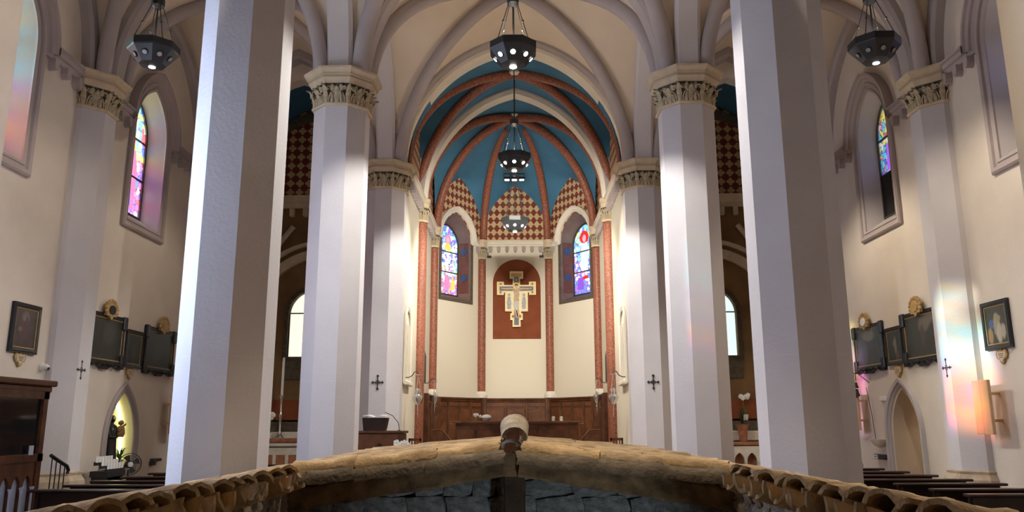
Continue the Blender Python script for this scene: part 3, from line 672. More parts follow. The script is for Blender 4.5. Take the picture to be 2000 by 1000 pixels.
for x, y, lab in ((-7.49, D2, 'half octagonal wall pier beside the left lit niche and the three dark paintings'), (7.42, D2, 'half octagonal wall pier with coloured sunlight beside the pointed door'),
                  (-7.49, D3, 'half octagonal wall pier beyond the fan at the left wall'), (7.42, D3, 'half octagonal wall pier beyond the small bell at the right wall')):
    t = empty('wall_pier', (x, y, 0)); tag(t, lab, 'pillar', 'wall piers of the aisles')
    MB().loft([octring(RP, 0.9), octring(RP, ZN+0.05)]).build('shaft', M['mauve'], t)
    MB().loft([octring(RP*f, z) for f, z in ((1.32, 0), (1.32, 0.62), (1.22, 0.75), (1.2, 0.88), (1.08, 0.96), (1.10, 1.0), (1.0, 1.02))]).build('base', M['plinth'], t)
    capital(t, (0, 0), RP, ZN, 1.0, ((6, 7, 0, 1) if x < 0 else (3, 4, 5, 6)) if y == D2 else ())
# red marble columns of the chancel
def column(x, y, r, lab, zb=0.45, gr='red marble chancel columns'):
    t = empty('marble_column', (x, y, 0)); tag(t, lab, 'column', gr)
    MB().lathe([(r, zb+0.2), (r, ZN-0.02)], 20).build('shaft', M['redm'], t, smooth=False)
    smooth_by_angle(t.children[0])
    MB().lathe([(r*1.5, zb), (r*1.5, zb+0.1), (r*1.3, zb+0.14), (r*1.15, zb+0.2)], 20).build('base', M['marble'], t)
    capital(t, (0, 0), r*1.05, ZN, 1.0, (4, 5, 6, 7, 0))
    return t
column(-2.52, YC+0.02, 0.165, 'red marble column carrying the chancel rib arch, beside the larger left hanging lamp', 0.0)
column(2.52, YC+0.02, 0.165, 'red marble column carrying the chancel rib arch, beside the larger right hanging lamp', 0.0)
column(-2.48, 23.68, 0.13, 'slender red marble column at the corner beside the left apse window', 2.54)
column(2.48, 23.68, 0.13, 'slender red marble column at the corner beside the right apse window', 2.54)
column(-1.10, 25.50, 0.13, 'slender red marble column between left apse window and painted cross', 2.54)
column(1.10, 25.50, 0.13, 'slender red marble column between right apse window and painted cross', 2.54)

# ------------------------------------------------------------------ hanging lamps
M['lens'] = emit('lit_lamp_lens', (1.0, 0.97, 0.88), 14.0); M['lensoff'] = plain('unlit_lamp_lens', (0.35, 0.33, 0.31), 0.2, 0.2, 20)
M['lenshalf'] = emit('faint_lamp_lens', (0.9, 0.95, 1.0), 1.2)
def spot(parent, loc, to, power, ang=80, col=(1.0, 0.88, 0.70), blend=0.6, r=0.04):
    d = bpy.data.lights.new('lamp_spot', 'SPOT'); d.energy = power; d.color = col; d.spot_size = math.radians(ang); d.spot_blend = blend; d.shadow_soft_size = r
    o = bpy.data.objects.new('lamp_spot', d); COL.objects.link(o); o.parent = parent; o.location = loc
    o.rotation_euler = Vector(to).to_track_quat('-Z', 'Y').to_euler(); return o
def chandelier(x, y, z, ztop, lab, lit, hub=7.8, R=0.33, spots=(), bar=False, up_=0):
    t = empty('hanging_lamp', (x, y, z)); tag(t, lab, 'lamp', 'black octagonal hanging lamps')
    MB().loft([octring(f, q) for f, q in ((R*0.9, 0.16), (R, 0.16), (R, 0.06), (R*0.97, 0.04), (R*0.52, -0.15), (R*0.1, -0.17))]).build('dish', M['black'], t)
    # lenses on the slanted facets and the bottom
    for k in range(8):
        a = k*PI/4; rm = R*0.75; zz = -0.055
        nrm = Vector((math.cos(a)*0.38, math.sin(a)*0.38, -0.92)).normalized() if False else Vector((math.cos(a)*0.72, math.sin(a)*0.72, -0.69)).normalized()
        on = lit(k)
        if on is None: continue
        mt = M['lens'] if on == 1 else (M['lenshalf'] if on == 2 else M['lensoff'])
        q = nrm.to_track_quat('Z', 'Y').to_matrix().to_4x4(); q.translation = Vector((math.cos(a)*rm, math.sin(a)*rm, zz))+nrm*0.003
        le = MB().lathe([(0.034, 0), (0.036, 0.008), (0.03, 0.012)], 14, M=q).build('lamp_lens', mt, t)
        MB().lathe([(0.037, 0.0), (0.046, 0.0), (0.046, 0.012), (0.037, 0.014)], 14, M=q, cap=False).build('lens_ring', M['black'], le)
    MB().lathe([(0.05, -0.172), (0.05, -0.185), (0.03, -0.19)], 14).build('lamp_lens', M['lens'] if lit(0) != 0 else M['lenshalf'], t)
    hz = hub-z
    MB().loft([octring(f, q) for f, q in ((0.06, hz+0.09), (0.085, hz+0.07), (0.085, hz-0.03), (0.04, hz-0.08))]).build('hub', M['black'], t)
    MB().tube([(0, 0, 0.15), (0, 0, hz)], 0.012, 6).build('stem', M['black'], t)
    MB().tube([(0, 0, hz+0.05), (0, 0, ztop-z)], 0.013, 6).build('ceiling_rod', M['black'], t)
    for k in range(4):
        a = PI/4+k*PI/2
        p0 = Vector((math.cos(a)*R*0.92, math.sin(a)*R*0.92, 0.16)); p1 = Vector((math.cos(a)*0.07, math.sin(a)*0.07, hz))
        m = MB().tube([p0, p1], 0.0065, 6)
        for f in (0.0, 0.45): 
            c = p0.lerp(p1, f); m.lathe([(0.006, -0.02), (0.018, -0.008), (0.018, 0.008), (0.006, 0.02)], 8, c)
        m.build('suspension_rod', M['black'], t)
    if bar:
        b = MB().box((0, 0, -0.24), (0.42, 0.03, 0.02)); b.tube([(0, 0, -0.17), (0, 0, -0.24)], 0.015, 6); bo = b.build('spotlight_bar', M['black'], t)
        for i in (-1, 0, 1):
            MB().box((i*0.15, 0, -0.34), (0.11, 0.09, 0.05)).box((i*0.15-0.06, 0, -0.29), (0.01, 0.04, 0.12)).box((i*0.15+0.06, 0, -0.29), (0.01, 0.04, 0.12)).build('floodlight', M['black'], bo)
            MB().box((i*0.15, 0.0, -0.368), (0.09, 0.07, 0.008)).build('floodlight_glass', M['lens'], bo)
    if up_: spot(t, (0, 0, 0.22), (0, 0, 1), up_, 165, (1.0, 0.84, 0.66), 0.5, 0.1)  # added uplight to brighten the vault, no lens belongs to it
    for loc, to, pw, ang, col in spots: spot(t, loc, to, pw, ang, col)
    return t
WARM = (1.0, 0.86, 0.66); NEUT = (1.0, 0.93, 0.82)
all_on = lambda k: 1  
def ringspots(pw, tilt=-0.9, ang=95, col=WARM, ks=range(4), ph=PI/4):
    return [((math.cos(ph+k*PI/2)*0.3, math.sin(ph+k*PI/2)*0.3, -0.12), (math.cos(ph+k*PI/2), math.sin(ph+k*PI/2), tilt), pw, ang, col) for k in ks]
chandelier(0, 10.6, 6.95, ZT+3.0, 'octagonal lamp over the nave above the stone house roof ridge, spots lit', all_on, spots=ringspots(P_LAMP1, -0.86, 62, (1.0, 0.965, 0.9))+[((0, -0.2, -0.2), (0, -4.9, -5.4), P_HOUSE*0.7, 48, WARM)], up_=P_UP)
chandelier(0, 5.85, 6.95, ZT+3.0, 'added unseen octagonal lamp brightening the opened near half of the stone house', all_on, spots=[((0, 0, -0.22), (sx*0.36, dy, -1), P_HOUSE*0.62, 70, WARM) for sx, dy in ((-1, -0.22), (1, -0.22), (0, 0.2))]+[((sx*0.34, 0.05, 0.02), (sx*5.3, 2.3, -1.2), 420, 24, WARM) for sx in (-1, 1)], up_=P_UP*0.6)  # added lamp above the view, lighting the house roof and entrance walls
chandelier(0, 15.4, 6.95, ZT+3.0, 'octagonal lamp with three floodlights on a bar beneath, in front of the chancel arch', all_on, bar=True,
           spots=ringspots(P_LAMP2, -0.86, 62, (1.0, 0.965, 0.9))+[((0.15*i, 0.06, -0.4), (i*0.16, 1.0, -0.10), P_FLOOD, 75, NEUT) for i in (-1, 0, 1)], up_=P_UP)
chandelier(0, 19.2, 6.6, ZT+2.9, 'octagonal lamp hanging inside the chancel in front of the harlequin lunette', all_on, spots=ringspots(P_LAMP3, -0.7, 110, NEUT))
lit_few = lambda k: {7: 2, 6: 0, 5: 0, 4: 0, 0: 0}.get(k, None)
for sg, lab in ((-1, 'octagonal aisle lamp above the left pews, mostly unlit'), (1, 'octagonal aisle lamp above the right pews, mostly unlit')):
    chandelier(sg*5.22, 10.6, 6.98, ZT+2.8, lab, lambda k: {6: 0, 5: 0, 7: 0, 4: 0, 0: 0}.get(k, None), spots=[((0, 0, -0.22), (sg*0.35, 0.25, -1), P_AISLE*(0.7 if sg < 0 else 2.2), 130, WARM), ((-sg*0.1, -0.2, -0.2), (-sg*3.2, -7.0, -5.6), P_HOUSE*1.2, 36, WARM)], up_=P_UP*(0.12 if sg < 0 else 0.25))  # added spots under a mostly unlit lamp, for aisle and house roof
    chandelier(sg*5.22, 15.4, 6.98, ZT+2.8, 'octagonal aisle lamp hanging in the bay before the %s chapel' % ('left' if sg < 0 else 'right'), lambda k: {6: 0, 5: 0, 7: 0, 4: 0, 0: 0}.get(k, None), spots=[((0, 0, -0.22), (sg*0.35, 0.0, -1), P_AISLE*(0.6 if sg < 0 else 2.2), 130, WARM)], up_=P_UP*(0.12 if sg < 0 else 0.25))  # added spot under unlit lenses, brightening the aisle

# ------------------------------------------------------------------ stone house with tiled roof
M['darkbeam'] = plain('dark_beam', (0.035, 0.022, 0.013), 0.85, 0.4, 9, 0.5, 30)
HS = empty('stone_house', (0, 5, 0)); tag(HS, 'small rubble stone house with coppo tiled roof and dark hewn gable beams', 'house')
def hp(o): o.parent = HS; o.matrix_parent_inverse = Matrix.Translation((0, -5, 0)); return o
ZR = 1.52      # height of the tile bed at the ridge; the old roof sags, steeper towards the eaves
def tile_mesh(nm, seed, L_=0.46, r0=0.105, r1=0.088, th=0.021, mat='tile'):
    rg = random.Random(seed); m = MB(); n = 8; k = 5; outer, inner = [], []
    wob = [rg.uniform(-0.006, 0.006) for _ in range(k)]
    for i in range(k):
        t = i/(k-1); x = t*L_; r = r1+(r0-r1)*t; zz = wob[i]
        e = [rg.uniform(-0.012, 0.012) if i in (0, k-1) else 0 for _ in range(n+1)]
        outer.append([(x+e[j], r*math.cos(PI*j/n)*1.0, zz+r*0.85*math.sin(PI*j/n)) for j in range(n+1)])
        inner.append([(x+e[j], (r-th)*math.cos(PI*j/n), zz+(r-th)*0.85*math.sin(PI*j/n)) for j in range(n+1)])
    rings = [outer[i]+inner[i][::-1] for i in range(k)]
    m.loft(rings, True, False)
    def endcap(ring):
        q = len(ring); h_ = q//2
        m.add(ring, [(j, j+1, q-2-j, q-1-j) for j in range(h_-1)])
    endcap(rings[0]); endcap(rings[-1])
    o = m.build(nm, M[mat]); me = o.data; bpy.data.objects.remove(o)
    for p in me.polygons: p.use_smooth = True
    me.set_sharp_from_angle(angle=math.radians(50)); return me
TILES = [tile_mesh('roof_tile', s, mat=mt) for s, mt in ((1, 'tile'), (2, 'tile'), (3, 'tile2'), (4, 'tile2'), (5, 'tile3'))]
M['tileshade'] = plain('shaded_coppo', (0.10, 0.075, 0.05), 0.9, 0.35, 9, 0.5, 45, col2=(0.17, 0.13, 0.085))  # darker coppo: shade on the verge row's fronts put into its colour
TSHADE = tile_mesh('roof_tile', 9, mat='tileshade')
PITCH_T = 0.212; EXPO = 0.37; rk = []
def roofz(x): x = abs(x); return ZR-0.10*x if x < 1.2 else ZR-0.12-0.18*(x-1.2)
TH = math.radians(36)      # the tile rows of the two near flanks run outwards and away
def put(x, y, sg, chan, lift=0.0, tilt=0.0, th=0.0, sc=1.0):
    rk.append((x, y, sg, chan, lift, tilt, th, sc))
for sg in (-1, 1):
    y = 1.6
    while y < 4.80:      # near flanks, cut open along the inner edge
        dd = rnd.uniform(-0.03, 0.03)
        while 1.26+dd*math.cos(TH) < 2.85:
            x, yy = 1.26+dd*math.cos(TH), y+dd*math.sin(TH)
            put(x, yy+rnd.uniform(-0.008, 0.008), sg, False, 0.058+rnd.uniform(-0.006, 0.008), rnd.uniform(-0.02, 0.02), TH+rnd.uniform(-0.04, 0.04), 0.84)
            if x < 1.95: put(x-0.075+rnd.uniform(-0.03, 0.03), yy+0.06+rnd.uniform(-0.012, 0.012), sg, True, 0.078, rnd.uniform(-0.02, 0.02), TH+rnd.uniform(-0.05, 0.05), 0.84)
            dd += EXPO+rnd.uniform(-0.02, 0.02)
        y += 0.2
    y = 4.80
    while y < 7.6:       # roof behind the gable
        x = 0.06; lim = 1.22+(y-4.80)/math.tan(TH)
        while x < min(lim, 2.9 if y < 6.9 else 2.3):
            put(x, y+rnd.uniform(-0.02, 0.02), sg, False, 0.055, rnd.uniform(-0.03, 0.03)); x += EXPO+rnd.uniform(-0.02, 0.02)
        y += PITCH_T
    # loose verge tiles lying a little lower along the cut gable edge
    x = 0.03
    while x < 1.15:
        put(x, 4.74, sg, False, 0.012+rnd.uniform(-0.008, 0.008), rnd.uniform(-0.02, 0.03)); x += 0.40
def tile_matrix(x, y, sg, chan, lift, tilt, th, sc):
    R = Matrix.Rotation(th if sg > 0 else PI-th, 4, 'Z')
    Rs = Matrix.Rotation((0.10 if x < 1.1 else 0.18)*math.cos(th)+0.02+tilt, 4, 'Y')
    F = Matrix.Rotation(PI, 4, 'X') @ Matrix.Diagonal((1, 0.66*sc, 1.2, 1)) if chan else Matrix.Diagonal((1, sc, 1, 1))
    # overlapping: each tile's upper end tucks under the one above, so it tips a little
    return Matrix.Translation((sg*x, y, roofz(x)+lift)) @ R @ Rs @ F
cov = sorted([t for t in rk], key=lambda t: t[0]**2+t[1]**2)
near, far = cov[:300], cov[300:]
for i, t in enumerate(near):
    me = TILES[rnd.randrange(4) if t[1] < 5.6 else rnd.randrange(1, 5)]
    if t[1] == 4.74: me = TSHADE
    o = new_obj('roof_tile', me); o.parent = HS; o.matrix_parent_inverse = Matrix.Translation((0, -5, 0)); o.matrix_basis = tile_matrix(*t)
bmf = bmesh.new()
for i, t in enumerate(far):
    me = TILES[2+i % 3]; k0 = len(bmf.verts); bmf.from_mesh(me); bmf.verts.ensure_lookup_table()
    mt = tile_matrix(*t)
    for v in bmf.verts[k0:]: v.co = mt @ v.co
mef = bpy.data.meshes.new('far_roof_tiles'); bmf.to_mesh(mef); bmf.free()
for mn in ('tile2', 'tile3', 'tile2'): mef.materials.append(M[mn])
fo_ = new_obj('far_roof_tiles', mef); hp(fo_); fo_['kind'] = 'stuff'
# ridge tiles
for i in range(7):
    o = new_obj('ridge_tile', TILES[i % 2+2 if i else 4]); hp(o)
    o.matrix_basis = Matrix.Translation((0.02+rnd.uniform(-0.01, 0.01), 4.90+i*0.38, ZR+0.19+(-0.05 if i == 0 else 0))) @ Matrix.Rotation(PI/2, 4, 'Z') @ Matrix.Rotation(-0.17 if i == 0 else 0.03, 4, 'Y') @ Matrix.Scale(0.90, 4)
    if i == 0:
        o2 = new_obj('ridge_tile', TILES[4]); hp(o2); o2.matrix_basis = Matrix.Translation((0.0, 4.86, ZR+0.06)) @ Matrix.Rotation(PI/2, 4, 'Z') @ Matrix.Scale(0.78, 4)
# roof boards below the tiles
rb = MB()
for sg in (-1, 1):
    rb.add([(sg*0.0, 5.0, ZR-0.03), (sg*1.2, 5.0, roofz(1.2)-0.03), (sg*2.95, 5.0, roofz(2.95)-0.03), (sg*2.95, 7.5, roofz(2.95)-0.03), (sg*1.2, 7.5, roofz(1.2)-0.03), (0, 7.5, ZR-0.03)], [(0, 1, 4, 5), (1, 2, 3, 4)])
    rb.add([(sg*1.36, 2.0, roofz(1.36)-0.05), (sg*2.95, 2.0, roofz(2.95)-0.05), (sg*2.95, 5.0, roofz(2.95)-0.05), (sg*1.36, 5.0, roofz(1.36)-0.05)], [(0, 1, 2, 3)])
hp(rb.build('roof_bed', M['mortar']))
M['gapshade'] = plain('gap_shade_filler', (0.035, 0.027, 0.02), 0.95, 0.3, 12)  # near-black filler painting in the shade of the gaps under the tiles
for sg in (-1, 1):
    hp(MB().loft([[(sg*1.36, y, roofz(1.36)-0.06), (sg*1.36, y, roofz(1.36)+0.06), (sg*2.9, y, roofz(2.9)+0.02), (sg*2.9, y, roofz(2.9)-0.06)] for y in (1.6, 4.85)]).build('tile_gap_shade', M['gapshade']))
# hewn beams
def hewn(name, p0, p1, w_, h_, seed, n=9, mat='beam'):
    rg = random.Random(seed); p0, p1 = Vector(p0), Vector(p1); d = (p1-p0).normalized(); sd = d.cross(Vector((0, 0, 1))).normalized() if abs(d.z) < 0.9 else Vector((1, 0, 0)); u = sd.cross(d)
    rings = []
    for i in range(n):
        c = p0.lerp(p1, i/(n-1)); r = []
        for a, b in ((-1, -0.8), (-0.8, -1), (0.8, -1), (1, -0.8), (1, 0.8), (0.8, 1), (-0.8, 1), (-1, 0.8)):
            j = 1+rg.uniform(-0.09, 0.06)
            r.append(tuple(c+sd*a*w_/2*j+u*b*h_/2*j))
        rings.append(r)
    return hp(MB().loft(rings).build(name, M[mat]))
for sg in (-1, 1):
    b_ = hewn('gable_beam', (sg*0.05, 4.74, 1.515), (sg*1.30, 4.74, 1.32), 0.13, 0.13, 11+sg, 11)
hewn('ridge_beam', (0.02, 4.74, 1.52), (0.02, 7.1, 1.40), 0.135, 0.14, 5)
hewn('king_post', (0.02, 4.80, 1.45), (0.02, 4.80, 1.22), 0.13, 0.12, 6, 5, 'darkbeam')
hewn('post_foot', (0.02, 4.80, 0.0), (0.02, 4.80, 1.22), 0.06, 0.06, 7, 5)
# walls: mortar core, single rubble stones in front
def stone_mesh(seed, mat):
    rg = random.Random(seed); bm = bmesh.new(); bmesh.ops.create_cube(bm, size=1); bmesh.ops.subdivide_edges(bm, edges=bm.edges, cuts=2, use_grid_fill=True)
    sh = [rg.uniform(-0.12, 0.12) for _ in range(8)]
    for v in bm.verts:
        c = v.co; l = max(abs(c.x), abs(c.y), abs(c.z)); n_ = c.normalized()*0.62
        v.co = c.lerp(n_, 0.38); v.co.x += v.co.z*sh[0]+rg.uniform(-0.05, 0.05); v.co.z += v.co.x*sh[1]+rg.uniform(-0.05, 0.05); v.co.y += rg.uniform(-0.07, 0.07)
    me = bpy.data.meshes.new('stone'); bm.to_mesh(me); bm.free(); me.materials.append(M[mat])
    for p in me.polygons: p.use_smooth = True
    me.set_sharp_from_angle(angle=math.radians(38)); return me
STG = [stone_mesh(s, 'stoneg') for s in range(6)]; STW = [stone_mesh(20+s, ('stone', 'stone2')[s % 2]) for s in range(8)]
mo = MB().box2(-1.75, 1.75, 5.32, 5.55, 0, 1.34)
for sg in (-1, 1): mo.box2(min(sg*1.40, sg*2.9), max(sg*1.40, sg*2.9), 2.05, 5.32, 0, 1.03)
mo.box2(-2.9, -1.75, 5.32, 7.4, 0, 1.03); mo.box2(1.75, 2.9, 5.32, 7.4, 0, 1.03); mo.box2(-1.75, 1.75, 7.2, 7.4, 0, 1.2)
hp(mo.build('wall_core', M['mortar']))
def lay(x0, x1, z0, z1, hmin, hmax, wmin, wmax, place, meshes, ztop):
    z = z0
    while z < z1:
        h = rnd.uniform(hmin, hmax); x = x0-rnd.uniform(0, wmin)
        while x < x1:
            w_ = rnd.uniform(wmin, wmax)
            cx = x+w_/2
            if x0 <= cx <= x1 and z+h*0.5 < ztop(cx):
                o = new_obj('stone', rnd.choice(meshes)); hp(o)
                o.matrix_basis = place(cx, z+h/2) @ Matrix.Rotation(rnd.uniform(-0.2, 0.2), 4, 'Y') @ Matrix.Diagonal((w_*1.02, rnd.uniform(0.14, 0.2), h*1.05, 1))
            x += w_
        z += h*0.97
lay(-1.6, 1.6, 0.9, 1.5, 0.095, 0.16, 0.13, 0.30, lambda a, z: Matrix.Translation((a, 5.30, z)), STG, lambda x: 1.50-0.13*abs(x))
for sg in (-1, 1):
    lay(2.2, 5.15, 0.85, 1.42, 0.06, 0.11, 0.07, 0.16, (lambda a, z, sg=sg: Matrix.Translation((sg*1.35, a, z)) @ Matrix.Rotation(PI/2, 4, 'Z')), STW, lambda a: 1.37)

fl = empty('added_fill_spotlight', (0.45, 3.2, 0)); tag(fl, 'added unseen fill spotlight on the floor of the opened stone house', 'spotlight')
MB().lathe([(0.09, 0), (0.09, 0.02), (0.05, 0.03), (0.05, 0.1), (0.08, 0.14), (0.08, 0.22), (0.065, 0.22), (0.06, 0.18)], 16).build('housing', M['black'], fl)
MB().lathe([(0.06, 0.2), (0.05, 0.205)], 14).build('lamp_lens', M['lens'], fl)
spot(fl, (0, 0, 0.26), (-0.3, 1.7, 0.85), P_INSIDE, 58, (0.72, 0.88, 1.0))  # added cool fill for the dark house interior, fitting out of view

# ------------------------------------------------------------------ pews
def pew_proto(w_, name='pew'):
    t = empty(name)
    MB().bbox((0, 0, 0.93), (w_, 0.16, 0.035), 0.012).build('book_rail', M['pew'], t)
    MB().bbox((0, 0.05, 0.66), (w_-0.1, 0.03, 0.5), 0.008).build('backrest', M['pew'], t)
    MB().bbox((0, -0.22, 0.44), (w_-0.04, 0.36, 0.035), 0.012).build('seat', M['pew'], t)
    for s_ in (-1, 1):
        MB().poly([(-0.42, 0), (0.1, 0), (0.1, 0.9), (0.02, 0.9), (-0.03, 0.55), (-0.40, 0.48)], (), -0.02, 0.02).build('end_panel', M['pew'], t, (s_*(w_/2-0.1), 0, 0), PI/2)
    MB().box((0, 0.18, 0.16), (w_-0.2, 0.14, 0.03)).build('kneeler', M['pew'], t)
    return t
pr = [(14.72, 3.65, 6.6), (13.80, 3.65, 6.6), (12.88, 3.65, 6.6), (11.92, 3.65, 6.6), (11.10, 5.12, 6.6), (10.20, 5.14, 6.6), (9.45, 5.16, 6.6)]
ords = ['first', 'second', 'third', 'fourth', 'fifth', 'sixth', 'seventh']
for i, (y, x0, x1) in enumerate(pr):
    t = pew_proto(x1-x0); t.location = ((x0+x1)/2, y, 0); t.rotation_euler = (0, 0, 0)
    tag(t, 'dark pew in the right aisle, %s row counted from the pointed door' % ords[i], 'pew', 'pews of the right aisle')
for i, (y, x0, x1) in enumerate([(16.6, -6.2, -3.7), (15.7, -6.2, -3.7), (14.8, -6.2, -3.7), (13.85, -6.2, -3.7), (12.9, -6.2, -3.7), (12.0, -6.2, -3.7), (11.2, -6.15, -3.7), (10.4, -6.15, -3.7)]):
    t = pew_proto(x1-x0); t.location = ((x0+x1)/2, y, 0)
    tag(t, 'dark pew in the left aisle, %s row counted from the chapel end' % (ords+['eighth'])[i], 'pew', 'pews of the left aisle')
# ------------------------------------------------------------------ paintings and plaques on the aisle walls
def painting_mat(name, base, blobs, dim=1.0):
    """dark canvas with soft figure patches (flat print); blobs: (x, z, rx, rz, colour)"""
    m, nt, b = nodes(name); L = nt.links.new; b.inputs['Roughness'].default_value = 0.42
    tc = N(nt, 'ShaderNodeTexCoord'); nz = N(nt, 'ShaderNodeTexNoise'); nz.inputs['Scale'].default_value = 9; nz.inputs['Detail'].default_value = 7
    L(tc.outputs['Object'], nz.inputs['Vector'])
    sp = N(nt, 'ShaderNodeSeparateXYZ'); L(tc.outputs['Object'], sp.inputs[0])
    c = mixc(nt, nz.outputs['Fac'], [x*0.5 for x in base], [min(1, x*1.6) for x in base])
    wob = math_(nt, 'MULTIPLY', math_(nt, 'SUBTRACT', nz.outputs['Fac'], 0.5), 1.6)
    for x, z, rx, rz_, col in blobs:
        dx = math_(nt, 'DIVIDE', math_(nt, 'SUBTRACT', sp.outputs['X'], x), rx); dz = math_(nt, 'DIVIDE', math_(nt, 'SUBTRACT', sp.outputs['Z'], z), rz_)
        r2 = math_(nt, 'ADD', math_(nt, 'ADD', math_(nt, 'MULTIPLY', dx, dx), math_(nt, 'MULTIPLY', dz, dz)), wob)
        f = nt.nodes.new('ShaderNodeMapRange'); f.inputs[1].default_value = 1.15; f.inputs[2].default_value = 0.55; L(r2, f.inputs[0])
        c = mixc(nt, f.outputs[0], c, col)
    L(c, b.inputs['Base Color']); return m
FP = [(-0.02, -0.02), (-0.02, 0.02), (0.0, 0.03), (0.015, 0.05), (0.045, 0.055), (0.06, 0.04), (0.075, 0.045), (0.075, 0.0)]
def rect(w_, h_): return [(-w_/2, -h_/2), (-w_/2, h_/2), (w_/2, h_/2), (w_/2, -h_/2)]
M['inner_gilt'] = plain('tarnished_gilt', (0.30, 0.19, 0.07), 0.45, 0.2, 30)
def picture(x, y, z, rz, w_, h_, lab, mat, fancy=False, cart=None, group=None):
    t = empty('framed_painting', (x, y, z), rz); tag(t, lab, 'painting', group)
    MB().poly(rect(w_-0.14, h_-0.14)[::-1], (), -0.03, -0.005).build('canvas', mat, t)
    f = MB().molding(rect(w_-0.15, h_-0.15), FP, True).build('frame', M['frame_black'], t)
    MB().molding(rect(w_-0.17, h_-0.17), [(-0.005, 0.0), (-0.005, 0.036), (0.014, 0.04), (0.014, 0.0)], True).build('gilt_slip', M['inner_gilt'], f)
    if fancy:
        for sx in (-1, 1):
            for sz, hh in ((1, 0.26), (-1, 0.22)):
                MB().bbox((sx*(w_/2-0.03), -0.04, sz*(h_/2-hh/2+0.02)), (0.14, 0.08, hh), 0.02).build('frame_ear', M['frame_black'], f)
        MB().poly([(-w_/2-0.02, -h_/2+0.05), (w_/2+0.02, -h_/2+0.05), (w_/2+0.02, -h_/2-0.06), (w_/2-0.16, -h_/2-0.07), (w_/2-0.26, -h_/2+0.0), (0.22, -h_/2-0.02), (0.1, -h_/2-0.09), (-0.1, -h_/2-0.09), (-0.22, -h_/2-0.02), (-w_/2+0.26, -h_/2), (-w_/2+0.16, -h_/2-0.07), (-w_/2-0.02, -h_/2-0.06)], (), -0.07, -0.01).build('carved_apron', M['frame_black'], f)
        s = MB()
        for sx in (-1, 1): s.tube([(sx*(0.08+0.42*q/8), -0.085, -h_/2-0.02+0.03*math.sin(q*1.2)) for q in range(9)], 0.018, 6)
        s.build('scrollwork', M['frame_black'], f)
    if cart:
        c = empty_part = None
        e = MB()
        pts = []
        for i in range(28):
            a = 2*PI*i/28; r = 1+0.16*math.sin(a*7)
            pts.append((0.20*r*math.cos(a), h_/2+0.07+0.15*r*math.sin(a)))
        e.poly(pts, (), -0.10, -0.05)
        for i in range(9):
            a = PI*(-0.1+1.2*i/8); e.sphere((0.19*math.cos(a), -0.09, h_/2+0.08+0.15*math.sin(a)), (0.045, 0.03, 0.045), 8, 5)
        ct = e.build('carved_cartouche', M['gilt'], t, smooth=False)
        MB().poly(disc(0, h_/2+0.07, 0.11, 0.085), (), -0.115, -0.09).build('cartouche_field', M[cart], ct)
    return t
dk = lambda n, *bl: painting_mat('painting_'+n, (0.028, 0.028, 0.024), bl)
P = PI/2
picture(XL, 11.86, 3.17, P, 0.68, 0.74, 'brown painting of a bishop figure, black frame, left wall by the glazed lobby', painting_mat('painting_bishop', (0.045, 0.028, 0.026), [(-0.02, 0.14, 0.11, 0.13, (0.14, 0.09, 0.09)), (-0.02, 0.0, 0.14, 0.18, (0.07, 0.035, 0.04)), (-0.12, -0.02, 0.05, 0.04, (0.16, 0.09, 0.06)), (-0.05, 0.15, 0.04, 0.05, (0.17, 0.11, 0.08))]))
picture(XL, 14.22, 3.26, P, 1.30, 0.90, 'wide black carved frame, gilt cartouche with black field, beside the left wall pier', dk('t1', (0.1, 0.1, 0.2, 0.2, (0.045, 0.042, 0.036))), True, 'frame_black')
picture(XL, 15.32, 3.17, P, 0.68, 0.72, 'small plain dark painting between the two carved frames on the left wall', dk('t2', (0.0, -0.1, 0.05, 0.2, (0.055, 0.05, 0.04))))
picture(XL, 16.42, 3.25, P, 1.34, 0.88, 'wide black carved frame with all gilt cartouche, left wall beyond the small painting', dk('t3', (-0.1, -0.1, 0.2, 0.2, (0.04, 0.038, 0.034))), True, 'gilt')
picture(XR, 12.0, 3.19, -P, 0.68, 0.73, 'painting of a pale lying figure among mourners in gilt edged black frame', painting_mat('painting_pieta', (0.035, 0.04, 0.03), [(0.02, -0.02, 0.10, 0.2, (0.30, 0.26, 0.19)), (0.06, -0.12, 0.07, 0.16, (0.42, 0.36, 0.28)), (-0.12, 0.02, 0.06, 0.08, (0.06, 0.10, 0.22)), (-0.17, -0.15, 0.07, 0.12, (0.30, 0.14, 0.05)), (0.05, 0.1, 0.08, 0.05, (0.30, 0.24, 0.15)), (0.16, -0.1, 0.06, 0.14, (0.38, 0.34, 0.28))]))
picture(XR, 14.25, 3.27, -P, 1.32, 0.90, 'wide black carved frame, canvas with pale sky, right wall beside the pier', painting_mat('painting_r3', (0.04, 0.038, 0.034), [(0.1, 0.2, 0.2, 0.16, (0.13, 0.11, 0.085)), (0.3, 0.28, 0.15, 0.12, (0.13, 0.11, 0.085)), (0.05, 0.0, 0.08, 0.2, (0.07, 0.05, 0.045))]), True, 'gilt')
picture(XR, 15.32, 3.19, -P, 0.68, 0.72, 'small painting with a pale standing figure between two carved frames, right wall', painting_mat('painting_r2', (0.035, 0.04, 0.036), [(0.05, 0.0, 0.05, 0.18, (0.2, 0.18, 0.14)), (0.0, 0.04, 0.05, 0.07, (0.17, 0.15, 0.12)), (0.1, -0.18, 0.07, 0.1, (0.12, 0.08, 0.07))]))
picture(XR, 16.43, 3.27, -P, 1.34, 0.90, 'wide black carved frame with white fielded cartouche, above the small bell', painting_mat('painting_r1', (0.05, 0.055, 0.06), [(0.0, 0.25, 0.3, 0.14, (0.16, 0.15, 0.13)), (-0.3, -0.1, 0.25, 0.3, (0.09, 0.09, 0.12))]), True, 'paper')
